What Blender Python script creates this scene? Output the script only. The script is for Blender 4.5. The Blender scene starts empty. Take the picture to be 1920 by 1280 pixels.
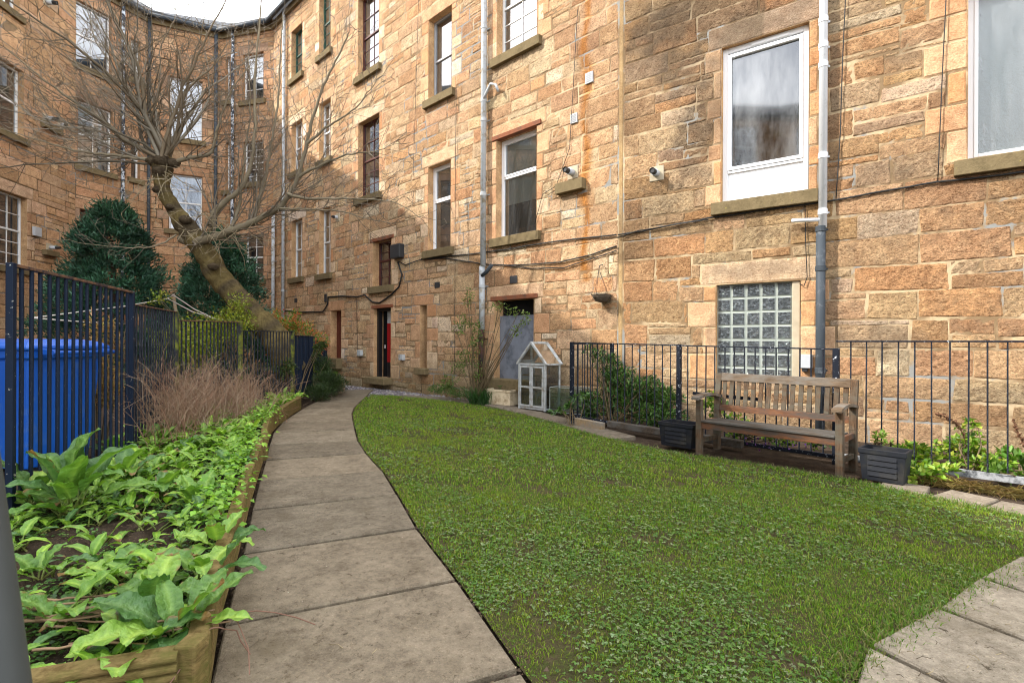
import bpy, math, random
import numpy as np
from mathutils import Vector, Matrix
R = math.radians
random.seed(7)
rng = np.random.default_rng(11)
scene = bpy.context.scene
col = scene.collection
CAMH = 1.28
F = 990.0
ROLL = 0.004

# ------------------------------------------------------------------ measuring helpers
def ray(x, y):
    dx, dy = (x - 960) / F, (640 - y) / F
    c, s = math.cos(ROLL), math.sin(ROLL)
    return dx * c - dy * s, dx * s + dy * c
def G(x, y, z=0.0):
    tx, ty = ray(x, y)
    Y = (z - CAMH) / ty
    return Vector((tx * Y, Y, z))
def T(x, y, Y):
    tx, ty = ray(x, y)
    return Vector((tx * Y, Y, CAMH + ty * Y))

# ------------------------------------------------------------------ objects
def tag(o, label=None, cat=None, group=None, kind=None):
    if label: o['label'] = label
    if cat: o['category'] = cat
    if group: o['group'] = group
    if kind: o['kind'] = kind
    return o
def empty(name, loc=(0, 0, 0), rz=0, label=None, cat=None, group=None):
    o = bpy.data.objects.new(name, None)
    o.empty_display_size = 0.1
    o.location = loc
    o.rotation_euler = (0, 0, rz)
    col.objects.link(o)
    return tag(o, label, cat, group)
def place(o, parent):
    if parent is not None:
        o.parent = parent
def np_mesh(name, V, Fc, mats, parent=None, C=None, midx=None, smooth=False):
    V = np.asarray(V, dtype=np.float32).reshape(-1, 3)
    Fc = np.asarray(Fc, dtype=np.int32)
    me = bpy.data.meshes.new(name)
    n, k = Fc.shape
    me.vertices.add(len(V)); me.vertices.foreach_set('co', V.ravel())
    me.loops.add(n * k); me.loops.foreach_set('vertex_index', Fc.ravel())
    me.polygons.add(n)
    me.polygons.foreach_set('loop_start', np.arange(0, n * k, k, dtype=np.int32))
    me.update(calc_edges=True)
    me.validate()
    if C is not None:
        a = me.attributes.new('col', 'FLOAT_COLOR', 'POINT')
        a.data.foreach_set('color', np.asarray(C, dtype=np.float32).ravel())
    for m in (mats if isinstance(mats, (list, tuple)) else [mats]): me.materials.append(m)
    if smooth: me.polygons.foreach_set('use_smooth', np.ones(n, dtype=bool))
    o = bpy.data.objects.new(name, me)
    col.objects.link(o)
    place(o, parent)
    return o

class MB:
    def __init__(s):
        s.V = []; s.F = []; s.M = []; s.C = []; s.c = (1, 1, 1, 1); s.m = 0; s.S = []; s.sm = False
    def v(s, p, c=None):
        s.V.append((p[0], p[1], p[2])); s.C.append(c or s.c); return len(s.V) - 1
    def f(s, *i):
        s.F.append(tuple(i)); s.M.append(s.m); s.S.append(s.sm)
    def hexa(s, P):
        b = [s.v(p) for p in P]
        for q in ((0, 3, 2, 1), (4, 5, 6, 7), (0, 1, 5, 4), (1, 2, 6, 5), (2, 3, 7, 6), (3, 0, 4, 7)):
            s.f(*[b[k] for k in q])
    def box(s, x0, x1, y0, y1, z0, z1):
        s.hexa([(x0, y0, z0), (x1, y0, z0), (x1, y1, z0), (x0, y1, z0), (x0, y0, z1), (x1, y0, z1), (x1, y1, z1), (x0, y1, z1)])
    def bar(s, a, b, w, h, up=(0, 0, 1)):
        a, b = Vector(a), Vector(b)
        d = (b - a).normalized(); up = Vector(up)
        if abs(d.dot(up)) > .99: up = Vector((0, 1, 0))
        r = d.cross(up).normalized() * (w / 2); u = r.cross(d).normalized() * (h / 2)
        s.hexa([a - r - u, a + r - u, b + r - u, b - r - u, a - r + u, a + r + u, b + r + u, b - r + u])
    def tube(s, P, rad, n=6, cap=True, cols=None):
        P = [Vector(p) for p in P]
        if not isinstance(rad, (list, tuple)): rad = [rad] * len(P)
        prev = None; rings = []
        ref = Vector((0, 0, 1))
        for i, p in enumerate(P):
            d = (P[min(i + 1, len(P) - 1)] - P[max(i - 1, 0)])
            if d.length < 1e-7: d = Vector((0, 0, 1))
            d.normalize()
            if prev is None:
                r = d.cross(ref if abs(d.dot(ref)) < .95 else Vector((1, 0, 0))).normalized()
            else:
                r = (prev - d * prev.dot(d))
                r = r.normalized() if r.length > 1e-6 else d.orthogonal().normalized()
            prev = r
            u = d.cross(r)
            cc = cols[i] if cols else None
            rings.append([s.v(p + (r * math.cos(2 * math.pi * k / n) + u * math.sin(2 * math.pi * k / n)) * rad[i], cc) for k in range(n)])
        sm = s.sm; s.sm = True
        for a, b in zip(rings, rings[1:]):
            for k in range(n):
                s.f(a[k], a[(k + 1) % n], b[(k + 1) % n], b[k])
        s.sm = sm
        if cap:
            s.f(*rings[0][::-1]); s.f(*rings[-1])
    def lathe(s, prof, c, n=16):
        rings = [[s.v((c[0] + r * math.cos(2 * math.pi * k / n), c[1] + r * math.sin(2 * math.pi * k / n), c[2] + z)) for k in range(n)] for r, z in prof]
        for a, b in zip(rings, rings[1:]):
            for k in range(n): s.f(a[k], a[(k + 1) % n], b[(k + 1) % n], b[k])
    def build(s, name, mats, parent=None, bevel=0, loc=None):
        me = bpy.data.meshes.new(name)
        me.from_pydata(s.V, [], s.F)
        for m in (mats if isinstance(mats, (list, tuple)) else [mats]): me.materials.append(m)
        me.polygons.foreach_set('material_index', s.M)
        me.polygons.foreach_set('use_smooth', s.S)
        a = me.attributes.new('col', 'FLOAT_COLOR', 'POINT')
        a.data.foreach_set('color', np.array(s.C, dtype=np.float32).ravel())
        me.update()
        o = bpy.data.objects.new(name, me)
        col.objects.link(o)
        place(o, parent)
        if loc: o.location = loc
        if bevel:
            b = o.modifiers.new('bevel', 'BEVEL'); b.width = bevel; b.segments = 2; b.limit_method = 'ANGLE'; b.angle_limit = R(40)
        return o

# ------------------------------------------------------------------ materials
class N:
    def __init__(s, name):
        s.m = bpy.data.materials.new(name); s.m.use_nodes = True
        s.t = s.m.node_tree; s.n = s.t.nodes; s.l = s.t.links
        s.b = s.n['Principled BSDF']; s.out = s.n['Material Output']
        s.tc = s.n.new('ShaderNodeTexCoord')
    def inp(s, node, key, v):
        if hasattr(v, 'is_output'): s.l.new(v, node.inputs[key])
        elif v is not None: node.inputs[key].default_value = v
    def noise(s, scale, detail=4, rough=.55, vec=None, dist=0):
        n = s.n.new('ShaderNodeTexNoise'); n.inputs['Scale'].default_value = scale
        n.inputs['Detail'].default_value = detail; n.inputs['Roughness'].default_value = rough; n.inputs['Distortion'].default_value = dist
        s.l.new(vec if vec is not None else s.tc.outputs['Object'], n.inputs['Vector'])
        return n.outputs['Fac']
    def mapping(s, scale=(1, 1, 1), rot=(0, 0, 0)):
        n = s.n.new('ShaderNodeMapping'); n.inputs['Scale'].default_value = scale; n.inputs['Rotation'].default_value = rot
        s.l.new(s.tc.outputs['Object'], n.inputs['Vector']); return n.outputs['Vector']
    def voro(s, scale, feature='F1', vec=None):
        n = s.n.new('ShaderNodeTexVoronoi'); n.feature = feature; n.inputs['Scale'].default_value = scale
        s.l.new(vec if vec is not None else s.tc.outputs['Object'], n.inputs['Vector']); return n.outputs['Distance']
    def ramp(s, fac, a, b, ca=(0, 0, 0, 1), cb=(1, 1, 1, 1)):
        n = s.n.new('ShaderNodeValToRGB'); e = n.color_ramp.elements
        e[0].position = a; e[0].color = ca; e[1].position = b; e[1].color = cb
        s.l.new(fac, n.inputs['Fac']); return n.outputs['Color']
    def mix(s, fac, a, b, mode='MIX'):
        n = s.n.new('ShaderNodeMix'); n.data_type = 'RGBA'; n.blend_type = mode
        s.inp(n, 0, fac); s.inp(n, 6, a); s.inp(n, 7, b); return n.outputs[2]
    def math(s, op, a, b=None):
        n = s.n.new('ShaderNodeMath'); n.operation = op; s.inp(n, 0, a); s.inp(n, 1, b); return n.outputs[0]
    def attr(s, name='col'):
        n = s.n.new('ShaderNodeAttribute'); n.attribute_name = name; return n
    def bump(s, h, strength=.5, dist=.01, prev=None):
        n = s.n.new('ShaderNodeBump'); s.inp(n, 'Strength', strength); n.inputs['Distance'].default_value = dist
        s.l.new(h, n.inputs['Height'])
        if prev is not None: s.l.new(prev, n.inputs['Normal'])
        return n.outputs['Normal']
    def fin(s, color=None, rough=.8, normal=None, metal=0, spec=.3):
        s.inp(s.b, 'Base Color', color); s.inp(s.b, 'Roughness', rough); s.inp(s.b, 'Metallic', metal)
        s.b.inputs['Specular IOR Level'].default_value = spec
        if normal is not None: s.l.new(normal, s.b.inputs['Normal'])
        return s.m
def C4(c): return (c[0], c[1], c[2], 1)

def simple(name, c, rough=.6, var=.25, scale=12, bump=.2, spec=.3, metal=0, dirt=None, dscale=5):
    k = N(name)
    n = k.noise(scale, 5)
    cc = k.mix(n, C4([v * (1 - var) for v in c]), C4([min(1, v * (1 + var)) for v in c]))
    if dirt:
        cc = k.mix(k.ramp(k.noise(dscale, 6, .65), .5, .68), cc, C4(dirt))
    return k.fin(cc, rough, k.bump(k.noise(scale * 6, 4), bump, .004), metal, spec)

def stone_mat(name, dirt=(.085, .065, .045), damt=.6, bump=1.0, tool=0):
    k = N(name); a = k.attr()
    base = a.outputs['Color']; rough_f = a.outputs['Alpha']
    n1 = k.noise(5.5, 7, .65); n2 = k.noise(45, 4, .7)
    c = k.mix(k.ramp(n1, .3, .72), k.mix(1, base, (.74, .66, .62, 1), 'MULTIPLY'), k.mix(1, base, (1.2, 1.2, 1.2, 1), 'MULTIPLY'))
    c = k.mix(k.ramp(n2, .35, .6), k.mix(1, c, (.72, .67, .62, 1), 'MULTIPLY'), c)
    d = k.math('MULTIPLY', k.ramp(k.noise(.55, 6, .7), .47, .66), k.ramp(k.noise(7, 5, .7), .38, .66))
    c = k.mix(k.math('MULTIPLY', d, damt), c, C4(dirt))
    # rock-faced relief
    v = k.mapping((1, 1, 1.9))
    h1 = k.math('ADD', k.math('MULTIPLY', k.noise(16, 5, .7, v, 1.2), .5), k.math('MULTIPLY', k.noise(34, 3, .65, v, 1.2), .5))
    h = k.math('ADD', h1, k.math('MULTIPLY', k.noise(85, 3, .6, v), .45))
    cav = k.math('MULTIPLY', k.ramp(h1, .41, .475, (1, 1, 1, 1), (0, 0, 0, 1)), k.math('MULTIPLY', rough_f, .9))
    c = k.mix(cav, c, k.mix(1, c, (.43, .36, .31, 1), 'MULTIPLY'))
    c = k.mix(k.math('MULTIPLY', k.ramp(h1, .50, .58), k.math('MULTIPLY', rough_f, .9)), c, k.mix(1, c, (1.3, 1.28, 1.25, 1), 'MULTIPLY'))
    st = k.math('MULTIPLY', rough_f, bump)
    nb = k.bump(h, st, .10)
    return k.fin(c, .93, nb, 0, .15)

M = {}
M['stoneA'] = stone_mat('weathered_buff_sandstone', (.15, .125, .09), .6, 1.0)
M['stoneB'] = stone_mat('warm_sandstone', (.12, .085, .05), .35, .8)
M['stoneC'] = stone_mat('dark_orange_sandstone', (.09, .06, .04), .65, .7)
k = N('lime_mortar'); a = k.attr()
c = k.mix(k.noise(14, 5), k.mix(1, a.outputs['Color'], (.7, .7, .7, 1), 'MULTIPLY'), k.mix(1, a.outputs['Color'], (1.35, 1.3, 1.25, 1), 'MULTIPLY'))
c = k.mix(k.ramp(k.noise(1.3, 5, .7), .42, .55), c, k.mix(1, c, (.45, .40, .36, 1), 'MULTIPLY'))
c = k.mix(k.ramp(k.noise(.8, 6, .7), .55, .6), c, (.23, .23, .215, 1))
M['mortar'] = k.fin(c, .95, k.bump(k.noise(60, 4), .6, .008), 0, .1)
k = N('mossy_stone'); 
c = k.mix(k.noise(9, 6, .7), (.10, .075, .04, 1), (.24, .185, .10, 1))
c = k.mix(k.ramp(k.noise(5, 6, .75), .5, .68), c, (.11, .085, .045, 1))
c = k.mix(k.ramp(k.noise(16, 4, .7), .66, .72), c, (.32, .27, .05, 1))
M['sill'] = k.fin(c, .95, k.bump(k.noise(40, 5), .7, .01), 0, .1)
M['redlintel'] = simple('red_painted_lintel', (.22, .085, .045), .85, .3, 20, .4, .1, dirt=(.12, .07, .05))
M['upvc'] = simple('white_plastic_frame', (.78, .79, .80), .35, .03, 3, .02, .4)
M['whitewood'] = simple('white_painted_timber', (.66, .66, .64), .5, .08, 6, .1, .3)
M['darkred'] = simple('dark_red_timber', (.075, .022, .018), .5, .3, 8, .2)
M['green'] = simple('dark_green_timber', (.02, .07, .045), .5, .3, 8, .2)
M['greyframe'] = simple('grey_timber', (.33, .34, .35), .5, .15, 8, .2)
def glass_mat(name, tint, refl=1.0, rough=.02, ribs=False, dirt=.10):
    k = N(name); n = k.n
    tr = n.new('ShaderNodeBsdfTransparent'); tr.inputs[0].default_value = C4(tint)
    gl = n.new('ShaderNodeBsdfGlossy'); gl.inputs['Roughness'].default_value = rough; gl.inputs['Color'].default_value = (.95, .97, 1, 1)
    fr = n.new('ShaderNodeFresnel'); fr.inputs['IOR'].default_value = 1.75
    if ribs: b = k.bump(k.noise(40, 3, .6), .5, .01)
    else: b = k.bump(k.noise(1.1, 1), .07, .02)
    k.l.new(b, gl.inputs['Normal']); k.l.new(b, fr.inputs['Normal'])
    f = k.math('MINIMUM', k.math('MULTIPLY', fr.outputs[0], refl), 1.0)
    df = n.new('ShaderNodeBsdfDiffuse'); df.inputs[0].default_value = (.5, .52, .53, 1)
    dm = n.new('ShaderNodeMixShader'); k.inp(dm, 0, k.math('MULTIPLY', k.ramp(k.noise(3, 6, .7, k.mapping((1, 1, .25))), .35, .75), dirt))
    k.l.new(tr.outputs[0], dm.inputs[1]); k.l.new(df.outputs[0], dm.inputs[2])
    mx = n.new('ShaderNodeMixShader'); k.l.new(f, mx.inputs[0]); k.l.new(dm.outputs[0], mx.inputs[1]); k.l.new(gl.outputs[0], mx.inputs[2])
    k.l.new(mx.outputs[0], k.out.inputs['Surface'])
    return k.m
M['glass'] = glass_mat('window_glass', (.80, .86, .86), 2.6)
M['dirtyglass'] = glass_mat('streaked_window_glass', (.70, .78, .82), 2.0, .05, False, .38)
M['obscure'] = glass_mat('obscured_window_glass', (.80, .88, .90), 1.6, .32, True, .3)
M['poly'] = glass_mat('twinwall_panel', (.74, .76, .72), 1.2, .15)
M['tank'] = glass_mat('tank_glass', (.70, .82, .78), 1.0)
M['gblock'] = None
def blind_mat(name, c, folds=0):
    k = N(name)
    if folds:
        w = k.n.new('ShaderNodeTexWave'); w.inputs['Scale'].default_value = folds; w.inputs['Distortion'].default_value = 2
        k.l.new(k.mapping((1, 1, .03)), w.inputs['Vector'])
        cc = k.mix(w.outputs['Fac'], C4([v * .75 for v in c]), C4(c))
    else: cc = k.mix(k.noise(2, 2), C4([v * .85 for v in c]), C4(c))
    return k.fin(cc, .9, None, 0, .1)
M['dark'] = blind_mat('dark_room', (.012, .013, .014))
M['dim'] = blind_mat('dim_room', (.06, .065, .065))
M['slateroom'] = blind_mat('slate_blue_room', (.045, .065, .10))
M['pale'] = blind_mat('pale_blind', (.62, .66, .62))
M['net'] = blind_mat('net_curtain', (.42, .42, .42), 6)
M['blue'] = blind_mat('blue_grey_curtain', (.22, .27, .38), 3)
def pipe_mat(name, c, d, lo=.5, hi=.6, sc=7):
    k = N(name)
    f = k.ramp(k.noise(sc, 6, .7), lo, hi)
    return k.fin(k.mix(f, C4(c), C4(d)), .6, k.bump(k.noise(40, 3), .25, .003), 0, .18)
M['pipewhite'] = pipe_mat('white_pipe_paint', (.66, .68, .70), (.45, .46, .45), .55, .75)
M['pipegrey'] = pipe_mat('grey_pipe_paint', (.42, .45, .47), (.27, .24, .18), .5, .64)
M['pipedark'] = pipe_mat('dark_pipe_paint', (.045, .055, .065), (.14, .15, .16), .55, .7)
M['piperust'] = pipe_mat('rusty_pipe', (.09, .035, .02), (.03, .022, .02), .4, .6)
M['pipemix'] = pipe_mat('flaking_pipe_paint', (.03, .035, .045), (.55, .6, .65), .5, .56)
M['cable'] = simple('black_cable', (.018, .018, .018), .6, .3, 20, .1)
M['black'] = simple('black_plastic', (.03, .032, .035), .5, .2, 14, .15)
M['whiteplastic'] = simple('white_plastic_box', (.42, .44, .46), .5, .08, 14, .05)
M['iron'] = pipe_mat('flaking_black_paint', (.008, .011, .019), (.45, .48, .52), .60, .64, 30)
M['ironblue'] = pipe_mat('flaking_navy_paint', (.005, .012, .028), (.5, .5, .46), .645, .68, 26)
k = N('mossy_iron'); c = k.mix(k.ramp(k.noise(9, 5, .7), .42, .6), (.02, .022, .024, 1), (.14, .16, .02, 1)); M['ironmoss'] = k.fin(c, .8)
M['rustrail'] = pipe_mat('rusty_rail', (.03, .025, .03), (.16, .085, .05), .42, .58, 14)
k = N('rail_base'); c = k.mix(k.ramp(k.noise(7, 6, .7), .45, .6), (.30, .31, .32, 1), (.05, .055, .06, 1)); M['railbase'] = k.fin(c, .7, k.bump(k.noise(50), .3, .004))
def wood_mat(name, a, b, grey=None, rot=(0, 0, 0), sc=(1, 18, 18), moss=None):
    k = N(name)
    g = k.noise(3.0, 6, .7, k.mapping(sc, rot)); g2 = k.noise(9, 4, .7, k.mapping(sc, rot))
    c = k.mix(k.ramp(g, .3, .7), C4(a), C4(b))
    c = k.mix(k.ramp(g2, .35, .55), k.mix(1, c, (.55, .5, .45, 1), 'MULTIPLY'), c)
    if grey: c = k.mix(k.ramp(k.noise(2.6, 6, .7, k.mapping((1, 3, 3), rot)), .4, .6), c, C4(grey))
    if moss: c = k.mix(k.ramp(k.noise(5, 6, .7), .48, .66), c, C4(moss))
    return k.fin(c, .85, k.bump(g2, .6, .004), 0, .15)
M['benchlen'] = wood_mat('weathered_teak', (.06, .038, .024), (.20, .145, .095), (.15, .135, .115))
M['benchup'] = wood_mat('weathered_teak_upright', (.045, .028, .018), (.15, .09, .05), (.09, .08, .06), (0, 0, 0), (18, 18, 1))
M['benchseat'] = wood_mat('dark_weathered_teak', (.03, .024, .02), (.11, .085, .06), (.085, .08, .072))
M['benchred'] = wood_mat('warm_teak_rail', (.12, .045, .02), (.22, .10, .045), (.07, .055, .045))
M['edging'] = wood_mat('treated_log_edging', (.12, .088, .032), (.215, .155, .06), None, (0, 0, 0), (3, 3, 14), (.09, .085, .02))
M['timber'] = wood_mat('old_timber', (.22, .15, .08), (.36, .27, .16), (.2, .18, .15))
M['ghwood'] = pipe_mat('white_greenhouse_paint', (.40, .42, .42), (.24, .21, .16), .48, .68, 9)
k = N('glazed_sink'); c = k.mix(k.ramp(k.noise(6, 6, .7), .45, .7), (.62, .52, .36, 1), (.26, .18, .10, 1)); M['sink'] = k.fin(c, .5, k.bump(k.noise(30), .3, .004))
M['planter'] = simple('charcoal_plastic', (.012, .014, .019), .6, .3, 16, .3, .2, dirt=(.03, .029, .026))
k = N('blue_bin_plastic'); c = k.mix(k.noise(2, 4), (.004, .06, .34, 1), (.010, .11, .48, 1)); c = k.mix(k.ramp(k.noise(5, 7, .8), .55, .72), c, (.06, .14, .36, 1)); M['bin'] = k.fin(c, .42, None, 0, .4)
k = N('soil'); n = k.noise(9, 8, .75); c = k.mix(k.ramp(n, .3, .7), (.022, .016, .012, 1), (.085, .06, .042, 1))
c = k.mix(k.ramp(k.noise(70, 3), .6, .68), c, (.16, .11, .07, 1)); M['soil'] = k.fin(c, .95, k.bump(k.math('ADD', n, k.noise(60, 4)), .9, .03), 0, .1)
k = N('lawn_soil'); n = k.noise(3, 8, .75); c = k.mix(k.ramp(n, .4, .6), (.05, .075, .014, 1), (.085, .06, .036, 1))
c = k.mix(k.ramp(k.noise(60, 4), .4, .7), c, (.05, .04, .02, 1)); M['lawnsoil'] = k.fin(c, .95, k.bump(k.noise(50, 5), .9, .03), 0, .1)
k = N('concrete_slab'); a = k.attr()
n = k.noise(4.5, 9, .75); f = k.noise(120, 3, .7)
c = k.mix(k.ramp(k.math('ADD', k.math('MULTIPLY', n, .5), k.math('MULTIPLY', k.noise(22, 8, .8), .5)), .40, .6), k.mix(1, a.outputs['Color'], (.62, .60, .56, 1), 'MULTIPLY'), k.mix(1, a.outputs['Color'], (1.25, 1.24, 1.2, 1), 'MULTIPLY'))
c = k.mix(k.ramp(f, .58, .7), c, k.mix(1, c, (1.5, 1.45, 1.4, 1), 'MULTIPLY'))
c = k.mix(k.ramp(f, .28, .4, (1, 1, 1, 1), (0, 0, 0, 1)), c, k.mix(1, c, (.5, .48, .45, 1), 'MULTIPLY'))
c = k.mix(k.ramp(k.noise(1.7, 7, .75), .53, .7), c, k.mix(1, a.outputs['Color'], (.66, .63, .55, 1), 'MULTIPLY'))
c = k.mix(k.ramp(k.noise(34, 6, .85), .57, .60), c, k.mix(1, c, (.68, .65, .6, 1), 'MULTIPLY'))
c = k.mix(k.ramp(k.noise(27, 6, .85), .60, .63), c, k.mix(1, c, (1.25, 1.25, 1.2, 1), 'MULTIPLY'))
c = k.mix(k.ramp(k.noise(14, 6, .8), .60, .66), c, (.07, .055, .035, 1))
M['slab'] = k.fin(c, .9, k.bump(k.math('ADD', k.math('MULTIPLY', n, 1.5), f), .7, .010), 0, .15)
k = N('slate_roof'); M['slate'] = k.fin(k.mix(k.noise(6, 5), (.03, .033, .04, 1), (.08, .085, .09, 1)), .6, k.bump(k.noise(20), .5, .02))
def leaf_mat(name, trans=.35, rough=.45, bump=0, spec=.35):
    k = N(name); a = k.attr()
    c = k.mix(k.noise(30, 3), k.mix(1, a.outputs['Color'], (.75, .8, .7, 1), 'MULTIPLY'), k.mix(1, a.outputs['Color'], (1.2, 1.15, 1.2, 1), 'MULTIPLY'))
    k.fin(c, rough, k.bump(k.math('ADD', k.noise(38, 4, .6), k.voro(30, 'SMOOTH_F1')), 1.0, .012) if bump else None, 0, spec)
    tl = k.n.new('ShaderNodeBsdfTranslucent'); k.l.new(k.mix(1, c, (1.3, 1.5, .6, 1), 'MULTIPLY'), tl.inputs[0])
    mx = k.n.new('ShaderNodeMixShader'); mx.inputs[0].default_value = trans
    k.l.new(k.b.outputs[0], mx.inputs[1]); k.l.new(tl.outputs[0], mx.inputs[2]); k.l.new(mx.outputs[0], k.out.inputs['Surface'])
    return k.m
M['leaf'] = leaf_mat('leaf', .3)
M['dock'] = leaf_mat('dock_leaf', .25, .4, 1, .45)
M['grass'] = leaf_mat('grass_blade', .3, .6, 0, .2)
M['needle'] = leaf_mat('conifer_spray', .12, .5)
k = N('bark'); a = k.attr(); n = k.noise(7, 7, .7)
c = k.mix(k.ramp(n, .35, .65), k.mix(1, a.outputs['Color'], (.55, .5, .5, 1), 'MULTIPLY'), k.mix(1, a.outputs['Color'], (1.25, 1.2, 1.2, 1), 'MULTIPLY'))
M['bark'] = k.fin(c, .9, k.bump(k.math('ADD', n, k.noise(22, 6, .75)), 1.0, .07), 0, .1)
k = N('twig'); a = k.attr(); M['twig'] = k.fin(a.outputs['Color'], .8, None, 0, .15)
k = N('gravel'); a = k.attr(); M['gravel'] = k.fin(a.outputs['Color'], .9, None, 0, .2)
M['greypost'] = simple('grey_painted_steel', (.055, .06, .058), .5, .15, 6, .1)
M['doorgrey'] = simple('grey_board', (.17, .19, .23), .75, .35, 5, .3, dirt=(.07, .08, .10), dscale=3)
M['doorred'] = simple('bright_red_door', (.32, .008, .012), .4, .15, 5, .05)
M['doorblack'] = simple('black_door_paint', (.012, .012, .014), .4, .2, 5, .05)
M['wicker'] = simple('dry_wicker', (.09, .07, .05), .95, .5, 60, .8)
M['rope'] = simple('pale_rope', (.45, .42, .38), .8, .1)
M['steel'] = simple('flue_steel', (.45, .45, .45), .4, .2, 10, .1, .5)
M['rustred'] = simple('dull_red_brown_door', (.13, .035, .02), .6, .3, 6, .2)
SUN, SKYS, EXPO, CLOUD = 3.9, .15, .95, (13.8, 14.0, 14.4, 1)
# ------------------------------------------------------------------ facades
class Fac:
    def __init__(s, pts):
        s.p = [Vector((a, b)) for a, b in pts]; s.s = [0.0]
        for a, b in zip(s.p, s.p[1:]): s.s.append(s.s[-1] + (b - a).length)
        s.L = s.s[-1]
    def seg(s, q):
        for i in range(len(s.p) - 2):
            if q < s.s[i + 1]: return i
        return len(s.p) - 2
    def pt(s, q, z, o=0.0):
        i = s.seg(q); u = (s.p[i + 1] - s.p[i]).normalized(); b = s.p[i] + u * (q - s.s[i])
        return Vector((b.x + u.y * o, b.y - u.x * o, z))
    def ang(s, q):
        i = s.seg(q); u = s.p[i + 1] - s.p[i]; return math.atan2(u.y, u.x)
    def hit(s, x, y):
        tx, ty = ray(x, y); best = None
        for i in range(len(s.p) - 1):
            a, u = s.p[i], (s.p[i + 1] - s.p[i]).normalized()
            den = u.x - tx * u.y
            if abs(den) < 1e-6: continue
            t = (tx * a.y - a.x) / den
            L = s.s[i + 1] - s.s[i]
            Y = a.y + u.y * t
            miss = max(0, -t, t - L)
            if Y > .5 and (best is None or miss < best[0]): best = (miss, s.s[i] + t, Y)
        return best[1], CAMH + ty * best[2]
    def rect(s, xl, xr, yt, yb):
        ym = (yt + yb) / 2; xc = (xl + xr) / 2
        return [s.hit(xl, ym)[0], s.hit(xr, ym)[0], s.hit(xc, yb)[1], s.hit(xc, yt)[1]]
    def box(s, mb, s0, s1, z0, z1, o0, o1):
        P = [s.pt(s0, z0, o1), s.pt(s1, z0, o1), s.pt(s1, z0, o0), s.pt(s0, z0, o0)]
        mb.hexa(P + [Vector((p.x, p.y, z1)) for p in P])

FB = Fac([(-8.79, 19.38), (1.81, 9.05)])
FA = Fac([(1.81, 9.05), (8.6, 4.11)])
FC = Fac([(-13.95, 16.85), (-13.1, 18.98), (-11.0, 20.0), (-8.79, 19.38)])
FD = Fac([(-6.5, -16.0), (-10.6, -10.5), (-12.9, -4.0), (-13.45, 13.4), (-13.95, 16.85)])
EAVE = 12.85

def sub(r, h):
    a0, a1, b0, b1 = r; c0, c1, d0, d1 = h
    if c0 >= a1 or c1 <= a0 or d0 >= b1 or d1 <= b0: return [r]
    out = []
    if d0 > b0: out.append((a0, a1, b0, d0))
    if d1 < b1: out.append((a0, a1, d1, b1))
    m0, m1 = max(b0, d0), min(b1, d1)
    if c0 > a0: out.append((a0, c0, m0, m1))
    if c1 < a1: out.append((c1, a1, m0, m1))
    return out
def suball(r, hs):
    rs = [r]
    for h in hs:
        rs = [q for x in rs for q in sub(x, h)]
    return rs

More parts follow.
